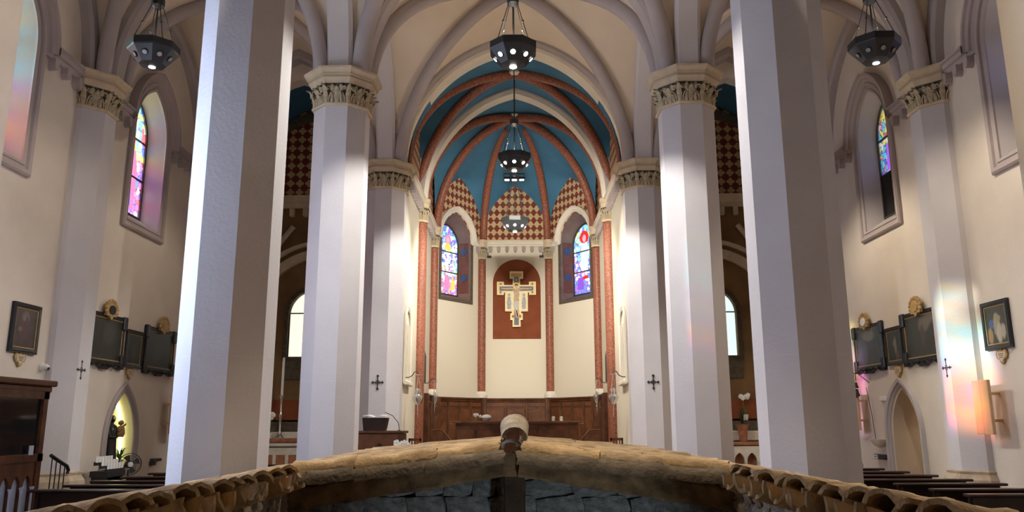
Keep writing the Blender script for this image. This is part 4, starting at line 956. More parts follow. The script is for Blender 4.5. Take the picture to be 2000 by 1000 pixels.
def shield(x, y, z, rz, lab, s=1.0):
    t = empty('wall_plaque', (x, y, z), rz); tag(t, lab, 'plaque', 'small gilt plaques under paintings')
    o = [(0, 0.12), (0.05, 0.09), (0.13, 0.11), (0.16, 0.03), (0.13, -0.04), (0.07, -0.06), (0.04, -0.12), (0, -0.14), (-0.04, -0.12), (-0.07, -0.06), (-0.13, -0.04), (-0.16, 0.03), (-0.13, 0.11), (-0.05, 0.09)]
    MB().poly([(a*s, b*s) for a, b in o], (), -0.03, 0).build('shield', M['gilt'], t)
    MB().poly([(a*s*0.75, b*s*0.7) for a, b in o], (), -0.036, -0.02).build('field', M['abacus'], t)
    w_ = MB()
    for i in range(3): w_.box((0, -0.037, (0.035-0.03*i)*s), ((0.15-0.03*i)*s, 0.002, 0.009))
    w_.build('inscription', M['iron'], t)
shield(XL, 11.83, 2.71, P, 'gilt shield plaque below the brown bishop painting', 0.85)
shield(XL, 15.25, 2.71, P, 'gilt shield plaque above the lit statue niche', 0.9)
shield(XR, 11.97, 2.72, -P, 'gilt shield plaque below the painting of mourners', 0.9)
shield(XR, 15.27, 2.71, -P, 'gilt shield plaque above the pointed door', 0.95)
def iron_cross(x, y, z, rz, lab, s=1.0):
    m = MB(); r = 0.10*s
    m.box((0, -0.012, 0), (2*r, 0.02, 0.02*s)); m.box((0, -0.012, 0), (0.02*s, 0.02, 2.6*r))
    for dx, dz in ((r, 0), (-r, 0), (0, 1.3*r), (0, -1.3*r)):
        for ex, ez in ((0, 0), (0.018, 0), (-0.018, 0), (0, 0.018), (0, -0.018)): m.lathe([(0.012*s, -0.01), (0.012*s, 0.01)], 8, M=Matrix.Translation((dx+ex*s, -0.012, dz+ez*s)) @ Matrix.Rotation(PI/2, 4, 'X'))
    n = 16
    m.molding([(0.045*s*math.cos(2*PI*k/n), 0.045*s*math.sin(2*PI*k/n)) for k in range(n)], [(0, 0), (0, 0.02), (0.01, 0.02), (0.01, 0)], True)
    tag(m.build('wall_cross', M['iron'], None, (x, y, z), rz), lab, 'cross', 'small iron consecration crosses')
iron_cross(-7.49+RP*0.96, 12.93, 2.62, P, 'small dark iron cross on the left wall pier')
iron_cross(7.42-RP*0.96, 12.93, 2.61, -P, 'small dark iron cross on the sunlit right wall pier')
iron_cross(-A, D3-RP, 2.63, 0, 'small dark iron cross on the chancel pillar above the reading desk', 1.05)
iron_cross(A, D3-RP, 2.62, 0, 'small dark iron cross on the chancel pillar opposite the reading desk', 1.05)

# ------------------------------------------------------------------ left wall: niche with statue, stand, fan, lobby
NP = [(0, -0.06), (0.0, 0.02), (0.03, 0.04), (0.06, 0.02), (0.09, 0.05), (0.14, 0.06), (0.17, 0.03), (0.17, 0)]
n1 = struct(empty('niche_1', (XL, 0, 0), P), 'pointed wall niche lit by a light strip, with mauve moulded frame')
MB().molding([(15.15-0.5, 0.85), (15.15-0.5, 1.0)]+arch(0.5, 0.89, 1.45, 12, 15.15)+[(15.15+0.5, 1.0), (15.15+0.5, 0.85)], NP, False).build('niche_frame', M['mould'], n1)
m = MB(); o1 = opening(0.5, 1.0, 1.45, 2.34, 15.15); o2 = opening(0.46, 1.0, 1.45, 2.28, 15.15)
m.loft([[(p[0], 0, p[1]) for p in o1], [(p[0], 0.33, p[1]) for p in o2]], True, False); m.poly(o2, (), 0.32, 0.335)
M['nichey'] = plain('pale_yellow_paint', (0.78, 0.72, 0.42), 0.8, 0.04, 3)
m.build('niche_recess', M['nichey'], n1)
M['strip'] = emit('light_strip', (1.0, 0.97, 0.70), 6.0)
MB().molding(arch(0.42, 0.82, 1.45, 12, 15.15)[12:]+[(15.57, 1.1)], [(0, -0.22), (0, -0.19), (0.03, -0.19), (0.03, -0.22)], False).build('light_strip', M['strip'], n1)
st = empty('saint_statue', (XL-0.12, 15.05, 1.02), P); tag(st, 'dark robed saint statue holding a golden child in the lit niche', 'statue')
b = MB(); b.lathe([(0.14, 0), (0.13, 0.1), (0.11, 0.3), (0.10, 0.5), (0.115, 0.62), (0.09, 0.70), (0.035, 0.74), (0.035, 0.77)], 14)
b.sphere((0, 0, 0.83), (0.055, 0.06, 0.075), 12, 8); b.tube([(-0.11, 0, 0.65), (-0.13, -0.05, 0.5), (-0.02, -0.13, 0.5)], [0.04, 0.035, 0.025], 8); b.tube([(0.11, 0, 0.65), (0.14, -0.05, 0.52), (0.05, -0.13, 0.56)], [0.04, 0.035, 0.025], 8)
smooth_by_angle(b.build('robed_body', M['frame_black'], st), 60)
MB().sphere((0, -0.005, 0.835), (0.05, 0.057, 0.065), 12, 8).build('face', M['skin'], st, smooth=True)
b = MB(); b.lathe([(0.06, 0), (0.085, 0.06), (0.07, 0.17), (0.025, 0.21)], 10, (0.08, -0.13, 0.50)); b.sphere((0.08, -0.13, 0.76), 0.052, 10, 6); b.tube([(0.12, -0.13, 0.67), (0.2, -0.16, 0.74)], 0.02, 6); b.tube([(0.03, -0.14, 0.66), (-0.02, -0.16, 0.6)], 0.018, 6)
b.build('child_figure', M['gilt'], st, smooth=True)
pl = empty('potted_fern', (XL-0.1, 15.42, 1.0), 0); tag(pl, 'green leafy plant in the lit statue niche', 'plant')
MB().lathe([(0.05, 0), (0.065, 0.1), (0.07, 0.1)], 12).build('pot', M['plastic'], pl)
b = MB()
for i in range(40):
    a = rnd.uniform(0, 2*PI); l = rnd.uniform(0.12, 0.24); h = rnd.uniform(0.1, 0.28)
    p = [(math.cos(a)*l*q/4, math.sin(a)*l*q/4, 0.1+h*(q/4)*(2-1.2*q/4)) for q in range(5)]
    s_ = Vector((-math.sin(a), math.cos(a), 0))*0.014
    b.loft([[tuple(Vector(c)-s_*(1-q/5)), tuple(Vector(c)+s_*(1-q/5))] for q, c in enumerate(p)], False, False)
b.build('fronds', M['leafgreen'], pl)
cs = empty('votive_candle_stand', (XL+0.42, 14.0, 0), P); tag(cs, 'black votive candle stand with rows of white cards below the niche', 'candle stand')
MB().box((0, 0, 0.93), (0.62, 0.30, 0.10)).box((0, 0.08, 0.45), (0.5, 0.05, 0.9)).box((-0.27, 0, 0.45), (0.05, 0.25, 0.9)).box((0.27, 0, 0.45), (0.05, 0.25, 0.9)).build('rack', M['black'], cs)
MB().box((0, 0, 0.02), (0.6, 0.35, 0.04)).build('base', M['black'], cs)
for r_ in range(3):
    MB().box((0, -0.10+r_*0.1, 1.0+0.05*r_), (0.58, 0.02, 0.06)).build('tray_rail', M['black'], cs)
    for c_ in range(6):
        MB().box((-0.24+c_*0.095, -0.12+r_*0.1, 1.06+0.055*r_), (0.08, 0.006, 0.10)).build('white_card', M['paper'], cs)
fa = empty('standing_fan', (XL+0.42, 14.72, 0), 0.62); tag(fa, 'grey standing fan with round wire guard in front of the niche', 'fan')
MB().lathe([(0.18, 0), (0.18, 0.03), (0.03, 0.06)], 16).build('base', M['black'], fa)
MB().tube([(0, 0, 0.04), (0, 0, 0.95)], 0.016, 8).build('pole', M['iron'], fa)
gm = MB()
Mx = Matrix.Translation((0, -0.08, 1.05)) @ Matrix.Rotation(PI/2, 4, 'X')
def wire_ring(m, r, z, t=0.004):
    n = 28; m.tube([(r*math.cos(2*PI*k/n), r*math.sin(2*PI*k/n), z) for k in range(n+1)], t, 5, M=Mx)
for r, z in ((0.19, 0), (0.19, 0.05), (0.15, 0.07), (0.1, 0.08), (0.05, 0.085)): wire_ring(gm, r, z, 0.005 if r > 0.18 else 0.003)
for k in range(24):
    a = 2*PI*k/24; gm.tube([(0.04*math.cos(a), 0.04*math.sin(a), 0.085), (0.15*math.cos(a), 0.15*math.sin(a), 0.07), (0.19*math.cos(a), 0.19*math.sin(a), 0.03)], 0.002, 4, M=Mx)
gm.build('guard', M['iron'], fa)
MB().lathe([(0.045, 0.08), (0.045, 0.1), (0.03, 0.105)], 16, M=Mx).build('hub_cap', M['plastic'], fa)
MB().lathe([(0.06, -0.12), (0.07, -0.05), (0.03, 0.0)], 14, M=Mx).build('motor', M['black'], fa)
for k in range(4):
    a = k*PI/2+0.4
    MB().loft([[(math.cos(a+d)*r, math.sin(a+d)*r, 0.03+z) for d, z in ((-0.35, 0.015), (0, 0.0), (0.35, -0.015))] for r in (0.04, 0.1, 0.165)], False, False, M=Mx).build('blade', M['iron'], fa)
tag(MB().bbox((0, -0.05, 0), (0.34, 0.1, 0.06), 0.01).bbox((-0.1, -0.03, -0.06), (0.2, 0.06, 0.09), 0.01).build('offering_box', M['black'], None, (XL, 16.65, 1.04), P), 'small black offering box on the left wall beyond the fan', 'box')
t = tag(empty('security_camera', (XL, 12.42, 2.63), P), 'white dome security camera beside the left wall pier', 'camera')
MB().lathe([(0.07, 0), (0.07, 0.02), (0.05, 0.03)], 16, M=Matrix.Rotation(PI/2, 4, 'X')).build('mount', M['plastic'], t)
MB().sphere((0, -0.06, 0), (0.055, 0.07, 0.055), 14, 8).build('housing', M['plastic'], t, smooth=True)
MB().lathe([(0.03, 0.12), (0.02, 0.132)], 12, M=Matrix.Rotation(PI/2+0.2, 4, 'X')).build('camera_lens', M['black'], t)
# glazed wooden lobby against the left wall
lb = empty('glazed_lobby', (-6.4, 9.7, 0), P); tag(lb, 'dark wooden lobby with dark glass and carved arcade panel, against left wall', 'cabinet')
x0, x1 = -1.35, 1.28
MB().bbox((0, 0.5, 2.30), (2.8, 1.12, 0.08), 0.015).bbox((0, 0.5, 2.22), (2.7, 1.04, 0.08), 0.015).build('cornice', M['wood'], lb)
f = MB(); f.box((x1-0.05, 0.02, 1.1), (0.1, 0.08, 2.2)); f.box((x0+0.05, 0.02, 1.1), (0.1, 0.08, 2.2)); f.box((0, 0.02, 1.32), (2.6, 0.08, 0.10)); f.box((0, 0.02, 2.14), (2.6, 0.08, 0.10)); f.box((0, 0.02, 0.06), (2.6, 0.08, 0.12)); f.box((0, 0.02, 1.1), (0.03, 0.06, 2.0))
f.box((x1-0.02, 0.5, 1.1), (0.04, 0.9, 2.2)); f.build('frame', M['wood'], lb)
for s_ in (-1, 1): MB().box((s_*0.62, 0.03, 1.73), (1.2, 0.02, 0.75)).build('glass_pane', M['darkglass'], lb)
MB().tube([(0.12, -0.03, 1.7), (0.12, -0.05, 1.78), (0.12, -0.03, 1.86)], 0.01, 6).build('handle', M['silver'], lb)
M['bluebright'] = plain('pale_blue_panel', (0.5, 0.58, 0.75), 0.6, 0.1, 4)
holes = [opening(0.085, 0.42, 0.95, 1.1, x) for x in [x1-0.24-0.23*q for q in range(9)]]
MB().poly([(x0+0.1, 0.14), (x1-0.1, 0.14), (x1-0.1, 1.27), (x0+0.1, 1.27)], holes, 0.0, 0.04).build('arcade_panel', M['wood'], lb)
MB().box((0, 0.055, 0.7), (2.4, 0.02, 1.1)).build('panel_backing', M['bluebright'], lb)
for q in range(10):
    xx = x1-0.125-0.23*q
    MB().lathe([(0.03, 0.42), (0.02, 0.46), (0.018, 0.86), (0.03, 0.92), (0.035, 0.95)], 10, (xx, 0.0, 0)).build('colonnette', M['bluebright'], lb)
MB().box((1.0, -0.03, 1.42), (0.09, 0.012, 0.12)).build('leaflet', M['bluebright'], lb)
rl = empty('stair_railing', (-6.3, 11.05, 0), P); tag(rl, 'black iron railing with bars beside the glazed lobby', 'railing')
MB().tube([(0.0, 0, 1.34), (0.2, 0, 1.26), (0.42, 0, 1.18), (0.47, 0, 1.12), (0.45, 0, 1.08)], 0.025, 8).build('handrail', M['black'], rl)
for q in range(4): MB().tube([(0.04+q*0.11, 0, 0), (0.04+q*0.11, 0, 1.32-q*0.045)], 0.009, 6).build('bar', M['iron'], rl)

# ------------------------------------------------------------------ right wall: pointed door, bell, stoup, heaters
d1 = struct(empty('door_1', (XR, 0, 0), -P), 'pointed doorway with grey moulded frame in the right aisle wall')
path = [(-15.25-0.515, 0.0)]+arch(0.515, 0.80, 1.55, 14, -15.25)+[(-15.25+0.515, 0.0)]
smooth_by_angle(MB().molding(path, [(0, -0.10), (0, -0.02), (0.03, 0.0), (0.035, -0.03), (0.06, -0.02), (0.07, 0.03), (0.10, 0.05), (0.12, 0.04), (0.13, 0.07), (0.2, 0.08), (0.2, 0)], False).build('door_frame', plain('grey_lilac_frame', (0.50, 0.47, 0.48), 0.8, 0.06, 3), d1), 30)
m = MB(); out = [(-15.25-0.51, 0.0)]+arch(0.51, 0.795, 1.55, 14, -15.25)+[(-15.25+0.51, 0)]
m.loft([[(p[0], 0.0, p[1]) for p in out], [(p[0], 0.7, p[1]) for p in out]], False, False)
m.build('door_reveal', M['cream'], d1)
MB().box2(-16.6, -13.9, 1.5, 1.56, 0, 3).box2(-16.6, -16.5, 0.86, 1.5, 0, 3).box2(-14.0, -13.9, 0.86, 1.5, 0, 3).box2(-16.6, -13.9, 0.86, 1.56, 3, 3.1).build('passage_wall', plain('ochre_plaster', (0.62, 0.47, 0.26), 0.85, 0.05, 3), d1)
bl = empty('wall_bell', (XR, 16.62, 2.75), -P); tag(bl, 'small bronze bell on a wall bracket with pull rope beside the pointed door', 'bell')
MB().tube([(0, 0, 0), (0, -0.3, 0), (0, -0.3, -0.03)], 0.012, 6).tube([(0, -0.0, -0.2), (0, -0.22, -0.02)], 0.008, 6).build('bracket', M['iron'], bl)
MB().tube([(-0.05, -0.3, -0.02), (-0.05, -0.3, -0.16), (0.05, -0.3, -0.16), (0.05, -0.3, -0.02)], 0.01, 6).build('yoke', M['iron'], bl)
for z_, s_ in ((-0.28, 0.8), (-0.44, 1.0)): MB().lathe([(0.02*s_, 0.12*s_), (0.05*s_, 0.11*s_), (0.06*s_, 0.04*s_), (0.085*s_, -0.03*s_), (0.08*s_, -0.03*s_)], 16, (0, -0.3, z_)).build('bell_cup', M['iron'], bl, smooth=True)
MB().sphere((0, -0.3, -0.49), 0.022, 8, 6).build('clapper', M['iron'], bl)
MB().tube([(0.1, -0.12, -0.3), (0.12, -0.06, -0.9), (0.14, -0.04, -1.38)], 0.007, 5).build('pull_rope', M['iron'], bl)
tag(MB().bbox((0, -0.03, 0), (0.22, 0.06, 0.09), 0.01).bbox((0.02, -0.063, 0), (0.1, 0.01, 0.05), 0.004).build('thermostat', M['plastic'], None, (XR, 16.0, 2.21), -P), 'small white thermostat box on right wall beside the door frame', 'thermostat')
tag(smooth_by_angle(MB().lathe([(0.02, -0.12), (0.1, -0.08), (0.16, 0.0), (0.17, 0.04), (0.14, 0.04), (0.1, -0.02)], 20).build('holy_water_stoup', M['marble'], None, (XR-0.1, 16.2, 1.38), 0)), 'grey veined marble holy water stoup beside the pointed door', 'stoup')
t = tag(empty('wall_sign', (XR, 16.3, 1.08), -P), 'black sign box with white lettered card under the stoup', 'sign')
MB().bbox((0, -0.05, 0), (0.46, 0.1, 0.1), 0.008).build('sign_box', M['black'], t); MB().box((-0.12, -0.102, 0), (0.18, 0.004, 0.075)).build('card', M['paper'], t)
lt = MB()
for q in range(6): lt.box((-0.17+q*0.02+(0.01 if q > 3 else 0), -0.105, 0.0), (0.013, 0.002, 0.02))
lt.build('lettering', M['black'], t)
def heater(x, y, z, rz, lab, n=2):
    t = empty('wall_panel', (x, y, z), rz); tag(t, lab, 'panel', 'beige two part wall panels')
    for q in range(n): MB().bbox((-0.105+q*0.21, -0.03, 0), (0.205, 0.05, 0.80), 0.006).build('panel_board', M['panel'], t)
    MB().box((0.0, 0.1, 0.2), (0.08, 0.24, 0.04)).box((0.0, 0.1, -0.2), (0.08, 0.24, 0.04)).build('wall_bracket', M['panel'], t)
heater(7.10, 12.2, 1.97, -P, 'beige two part panel on brackets catching coloured sunlight on the right wall')
heater(7.10, 16.85, 1.99, -P, 'beige two part panel on brackets beyond the small bell')
heater(-7.18, 16.9, 1.96, P, 'beige two part panel on brackets at the left wall beyond the niche')
# ------------------------------------------------------------------ apse: mural, painted cross, wainscot
YA = 25.6
mur = empty('arched_mural', (0.04, YA-0.004, 0)); tag(mur, 'rust red arched painted field behind the painted cross', 'mural')
arc = [(-0.78, 4.42), (0.78, 4.42)]+[(0.78*math.cos(PI*k/20), 6.26+0.78*math.sin(PI*k/20)) for k in range(21)]
MB().poly(arc, (), -0.012, 0.0).build('painted_field', M['mural'], mur)
cr = empty('painted_cross', (0.03, YA-0.02, 0)); tag(cr, 'gilded painted crucifix panel hanging on the rust red field', 'crucifix')
def mir(h): return h+[(-x, z) for x, z in h[::-1]]
CO = mir([(0.0, 4.80), (0.13, 4.80), (0.13, 5.02), (0.20, 5.02), (0.20, 5.24), (0.15, 5.24), (0.15, 5.30), (0.37, 5.30), (0.37, 5.92), (0.41, 5.92), (0.41, 5.84), (0.635, 5.84), (0.635, 6.28), (0.41, 6.28), (0.41, 6.17), (0.12, 6.17), (0.12, 6.38), (0.22, 6.38), (0.22, 6.62), (0.0, 6.62)])
CO = [p for i, p in enumerate(CO) if p != CO[i-1]]
MB().poly(CO, (), -0.09, -0.03).build('cross_panel', M['gold'], cr)
def inset(): 
    m = MB(); m.molding(CO, [(0.0, 0.09), (0.0, 0.105), (0.028, 0.105), (0.028, 0.09)], True); return m
inset().build('gilt_border', plain('pale_gilt', (0.85, 0.72, 0.38), 0.4, 0.08, 30), cr)
MB().poly([(-0.33, 5.34), (0.33, 5.34), (0.33, 5.95), (-0.33, 5.95)], (), -0.094, -0.085).build('gold_ground', plain('light_gold', (0.86, 0.74, 0.42), 0.45, 0.08, 25), cr)
MB().poly([(-0.075, 4.86), (0.075, 4.86), (0.075, 5.98), (0.55, 5.98), (0.55, 6.12), (0.075, 6.12), (0.075, 6.45), (-0.075, 6.45), (-0.075, 6.12), (-0.55, 6.12), (-0.55, 5.98), (-0.075, 5.98)], (), -0.10, -0.085).build('inner_cross', M['crossblue'], cr)
MB().poly([(-0.165, 6.45), (0.165, 6.45), (0.165, 6.56), (-0.165, 6.56)], (), -0.10, -0.085).build('title_board', plain('title_paint', (0.52, 0.32, 0.18), 0.7, 0.2, 30), cr)
MB().poly([(-0.15, 5.10), (0.15, 5.10), (0.15, 5.18), (-0.15, 5.18)], (), -0.102, -0.085).build('foot_rest', plain('rose_paint', (0.35, 0.2, 0.13), 0.7, 0.2, 30), cr)
MB().poly(disc(0.0, 6.14, 0.115, 0.115, 20), (), -0.106, -0.085).build('halo', M['gold'], cr)
# painted figure: thin raised body shapes as on the panel
bd = MB(); yF = -0.104
def limb(m, pts, ws, d=0.008):
    L_, R_ = [], []
    for i, p in enumerate(pts):
        a = Vector(pts[min(i+1, len(pts)-1)])-Vector(pts[max(i-1, 0)]); n_ = Vector((-a.y, a.x)).normalized()
        L_.append((p[0]+n_.x*ws[i], p[1]+n_.y*ws[i])); R_.append((p[0]-n_.x*ws[i], p[1]-n_.y*ws[i]))
    m.poly(L_+R_[::-1], (), yF-d, yF+0.01)
limb(bd, [(-0.02, 6.04), (0.01, 5.85), (-0.02, 5.62), (-0.03, 5.5)], [0.10, 0.085, 0.07, 0.075])
limb(bd, [(-0.04, 5.52), (-0.03, 5.32), (0.01, 5.17), (0.03, 5.08)], [0.055, 0.042, 0.032, 0.02])
limb(bd, [(0.02, 5.5), (0.03, 5.3), (0.05, 5.16), (0.07, 5.09)], [0.05, 0.04, 0.03, 0.018])
for s_ in (-1, 1):
    limb(bd, [(s_*0.07, 6.03), (s_*0.2, 6.05), (s_*0.35, 6.04), (s_*0.5, 6.06)], [0.035, 0.028, 0.022, 0.016])
bd.poly(disc(-0.01, 6.125, 0.05, 0.065, 14), (), yF-0.012, yF+0.01)
bd.build('figure', M['skin'], cr)
MB().poly([(-0.06, 6.12), (-0.055, 6.18), (0.0, 6.205), (0.05, 6.18), (0.05, 6.12), (0.02, 6.16), (-0.03, 6.16)], (), -0.12, -0.1).build('hair', plain('brown_paint', (0.12, 0.04, 0.02), 0.8, 0.2, 30), cr)
MB().poly([(-0.1, 5.62), (0.07, 5.64), (0.08, 5.4), (0.0, 5.33), (-0.1, 5.42)], (), -0.118, -0.1).build('loincloth', plain('white_cloth_paint', (0.6, 0.58, 0.52), 0.8, 0.15, 30), cr)
for s_ in (-1, 1):
    MB().poly([(s_*0.24+dx*s_, z) for dx, z in ((-0.06, 5.38), (0.06, 5.38), (0.075, 5.6), (0.05, 5.78), (-0.04, 5.78), (-0.07, 5.58))][::s_], (), -0.106, -0.09).build('side_figure', M['robe'], cr)
    MB().poly(disc(s_*0.24, 5.84, 0.045, 0.055), (), -0.108, -0.09).build('side_head', M['robe'], cr)
    for z in (5.93, 6.2): MB().poly([(s_*0.52, z-0.04), (s_*0.56, z), (s_*0.52, z+0.04), (s_*0.48, z)], (), -0.102, -0.085).build('corner_ornament', M['crossblue'], cr)
MB().poly([(0, 6.30), (0.025, 6.335), (0, 6.37), (-0.025, 6.335)], (), -0.106, -0.09).build('top_ornament', M['gold'], cr)
# wainscot: a panelled back along the apse walls
M['woodl'] = plain('walnut_panel', (0.11, 0.04, 0.017), 0.4, 0.35, 4, 0.08, 25, col2=(0.17, 0.066, 0.028))
def wains(nm, w0, w1, loc, rz, n, lab, arch_mid=False, post=True):
    t = empty(nm, loc, rz); tag(t, lab, 'wainscot', 'walnut panelling of the apse')
    MB().box2(w0, w1, -0.10, 0.0, 0.45, 2.44).build('backing', M['wood'], t)
    MB().molding([(w0, 2.44), (w1, 2.44)], [(-0.04, 0.1), (-0.02, 0.13), (0.02, 0.14), (0.05, 0.18), (0.09, 0.18), (0.09, 0.0), (-0.04, 0)], False).build('cornice', M['wood'], t)
    st_ = (w1-w0)/n
    for i in range(n):
        c = w0+st_*(i+0.5); w_ = st_-0.10
        MB().bbox((c, -0.105, 1.62), (w_, 0.03, 1.15), 0.012).build('panel', M['woodl'], t)
        MB().bbox((c, -0.105, 2.32), (w_, 0.025, 0.12), 0.01).build('frieze_panel', M['woodl'], t)
        MB().bbox((c, -0.105, 0.75), (w_, 0.03, 0.4), 0.012).build('lower_panel', M['woodl'], t)
        if arch_mid and i == n//2:
            pth = [(c-0.2, 1.3)]+[(c-0.2+0.05*math.sin(q), 1.75+q*0.06) for q in range(3)]+arch(0.15, 0.16, 1.95, 6, c)+[(c+0.2-0.05*math.sin(q), 1.75+q*0.06) for q in (2, 1, 0)]+[(c+0.2, 1.3)]
            MB().molding(pth, [(0, 0.115), (0, 0.14), (0.025, 0.14), (0.025, 0.115)], False).build('ogee_moulding', M['wood'], t)
        if i == 0 and post: MB().bbox((w0, -0.14, 1.49), (0.16, 0.2, 2.08), 0.02).build('corner_post', M['wood'], t)
        if i == n-1 and post: MB().bbox((w1, -0.14, 1.49), (0.16, 0.2, 2.08), 0.02).build('corner_post', M['wood'], t)
        if i: MB().bbox((w0+st_*i, -0.115, 1.45), (0.07, 0.04, 1.9), 0.01).build('stile', M['wood'], t)
wains('wood_panelling', -1.0, 1.0, (0, YA-0.02, 0), 0, 3, 'walnut panelling with a raised ogee arch on the wall below the cross', True)
wains('wood_panelling', 0.1, LD-0.1, (-2.5, 23.75, 0), AD, 4, 'walnut panelling on the slanted wall under the left apse window')
wains('wood_panelling', 0.1, LD-0.1, (1.1, 25.6, 0), -AD, 4, 'walnut panelling on the slanted wall under the right apse window')
for sg in (-1, 1):
    wains('wood_panelling', (20.95 if sg < 0 else -23.5), (23.5 if sg < 0 else -20.95), (sg*2.5, 0, 0), P if sg < 0 else -P, 4, 'walnut panelling along the %s chancel side wall' % ('left' if sg < 0 else 'right'))
    s = empty('choir_stall_end', (sg*2.33, 22.4, 0.45), 0); tag(s, 'sloping walnut stair parapet at the %s chancel wall' % ('left' if sg < 0 else 'right'), 'parapet')
    MB().poly([(0, 0), (-sg*1.0, 0), (-sg*0.95, 0.35), (-sg*0.28, 1.1), (0, 1.1)][::sg if sg < 0 else 1], (), -0.04, 0.04).build('side_panel', M['wood'], s)
    MB().tube([(0, 0, 1.12), (-sg*0.29, 0, 1.12), (-sg*1.0, 0, 0.33)], 0.03, 6).build('handrail', M['woodl'], s)
    MB().box((-sg*0.14, -0.05, 0.55), (0.16, 0.02, 0.85)).build('panel', M['woodl'], s)
al = empty('altar_table', (0.03, 20.1, 0.45)); tag(al, 'long walnut altar table half hidden behind the house roof', 'altar')
MB().bbox((0, 0, 1.33), (3.2, 0.8, 0.05), 0.012).build('table_top', M['woodl'], al)
MB().box((0, 0, 0.65), (3.0, 0.66, 1.3)).build('body', M['wood'], al)
for q in range(6): MB().bbox((-1.25+q*0.5, -0.335, 0.65), (0.42, 0.02, 1.0), 0.008).build('panel', M['woodl'], al)
for s_ in (-1, 1): MB().box((s_*1.56, -0.36, 1.30), (0.12, 0.03, 0.03)).build('clip', M['gilt'], al)
for x in (0.93, 1.13):
    c = empty('altar_candle', (x, 20.0, 1.805)); tag(c, 'short white candle on the altar table, one of a pair', 'candle', 'pair of altar candles')
    MB().lathe([(0.035, 0), (0.04, 0.01), (0.04, 0.10), (0.012, 0.115)], 12).build('wax', M['wax'], c); MB().tube([(0, 0, 0.11), (0, 0, 0.14)], 0.004, 5).build('wick', M['black'], c)
def flowers(x, y, z, lab, n=7, s=1.0, green=10, pot=False, stem=False):
    t = empty('flower_arrangement', (x, y, z)); tag(t, lab, 'flowers', 'white flower arrangements')
    if pot: MB().lathe([(0.06*s, 0), (0.08*s, 0.14*s), (0.085*s, 0.15*s), (0.07*s, 0.15*s)], 14).build('pot', M['plastic'], t)
    z0 = 0.13*s if pot else 0.02
    g = MB()
    for i in range(green):
        a = rnd.uniform(0, 2*PI); l = rnd.uniform(0.12, 0.26)*s
        p = [Vector((math.cos(a)*l*q/3, math.sin(a)*l*q/3, z0+0.16*s*(q/3)*(1.7-q/3))) for q in range(4)]; sv = Vector((-math.sin(a), math.cos(a), 0))*0.022*s
        g.loft([[tuple(c-sv*(1-q/3.5)), tuple(c+sv*(1-q/3.5))] for q, c in enumerate(p)], False, False)
    if stem:
        for sg in (-1, 1): g.tube([(0, 0, z0), (sg*0.03*s, 0, z0+0.3*s), (sg*0.07*s, -0.02, z0+0.48*s), (sg*0.12*s, -0.03, z0+0.45*s)], 0.006, 5)
    g.build('foliage', M['leafgreen'], t)
    for i in range(n):
        if stem:
            sg = -1 if i % 2 else 1; k_ = 0.3+0.7*i/n; c = Vector((sg*(0.01+0.10*k_)*s, -0.03+rnd.uniform(-0.03, 0.03), z0+(0.34+0.18*math.sin(k_*2.0)+rnd.uniform(-0.05, 0.05))*s))
        else:
            a = rnd.uniform(0, 2*PI); r = rnd.uniform(0.02, 0.17)*s; c = Vector((math.cos(a)*r*1.5, math.sin(a)*r, z0+rnd.uniform(0.1, 0.22)*s))
        f = MB()
        for k_ in range(5):
            b_ = k_*2*PI/5+i; f.sphere((c.x+0.032*s*math.cos(b_), c.y+0.012, c.z+0.032*s*math.sin(b_)), (0.03*s, 0.014*s, 0.026*s), 8, 5)
        f.sphere(tuple(c), 0.016*s, 6, 4); f.build('blossom', M['petal'], t)
flowers(-1.0, 20.0, 1.805, 'pale pink and white flowers on the altar table beside a round white bowl', 5, 0.7, 5)
tag(smooth_by_angle(MB().lathe([(0.05, 0), (0.10, 0.04), (0.125, 0.09), (0.10, 0.14), (0.03, 0.16)], 18).build('covered_bowl', M['plastic'], None, (-0.72, 19.95, 1.805))), 'round white covered bowl on the altar table', 'bowl')
# reading desk on the left, its book and microphone
am = empty('reading_desk', (-2.72, 16.55, 0)); tag(am, 'walnut reading desk with diamond inlay before the left chancel pillar', 'lectern')
MB().bbox((0, 0, 0.78), (0.92, 0.5, 1.56), 0.01).build('body', M['woodl'], am)
MB().bbox((0, 0, 1.585), (1.0, 0.58, 0.05), 0.012).build('top', M['wood'], am)
MB().poly([(0.0, 1.18), (0.1, 1.28), (0, 1.38), (-0.1, 1.28)], (), -0.27, -0.24).build('diamond_inlay', M['pew'], am)
MB().poly(arch(0.3, 0.3, 0.8, 8)[::-1], (), -0.265, -0.24).build('arch_inlay', M['pew'], am)
MB().bbox((0.42, -0.05, 0.78), (0.1, 0.55, 1.5), 0.01).build('corner_post', M['wood'], am)
bs = empty('book_stand', (-2.86, 16.5, 1.61)); tag(bs, 'dark sloping book stand on top of the reading desk', 'book stand')
MB().poly([(-0.22, 0.0), (0.22, 0.0), (0.27, 0.26), (-0.25, 0.26)], (), -0.10, 0.12).build('slope', M['pew'], bs)
MB().box((0, 0, 0.01), (0.4, 0.24, 0.02)).build('foot', M['pew'], bs)
bk = empty('open_book', (-2.86, 16.5, 1.88)); tag(bk, 'open white paged book lying on the book stand', 'book')
for s_ in (-1, 1): MB().loft([[(s_*0.01, -0.13, 0.0), (s_*0.12, -0.13, 0.035), (s_*0.25, -0.13, 0.02)], [(s_*0.01, 0.12, 0.02), (s_*0.12, 0.12, 0.055), (s_*0.25, 0.12, 0.04)]], False, False).build('page', M['paper'], bk)
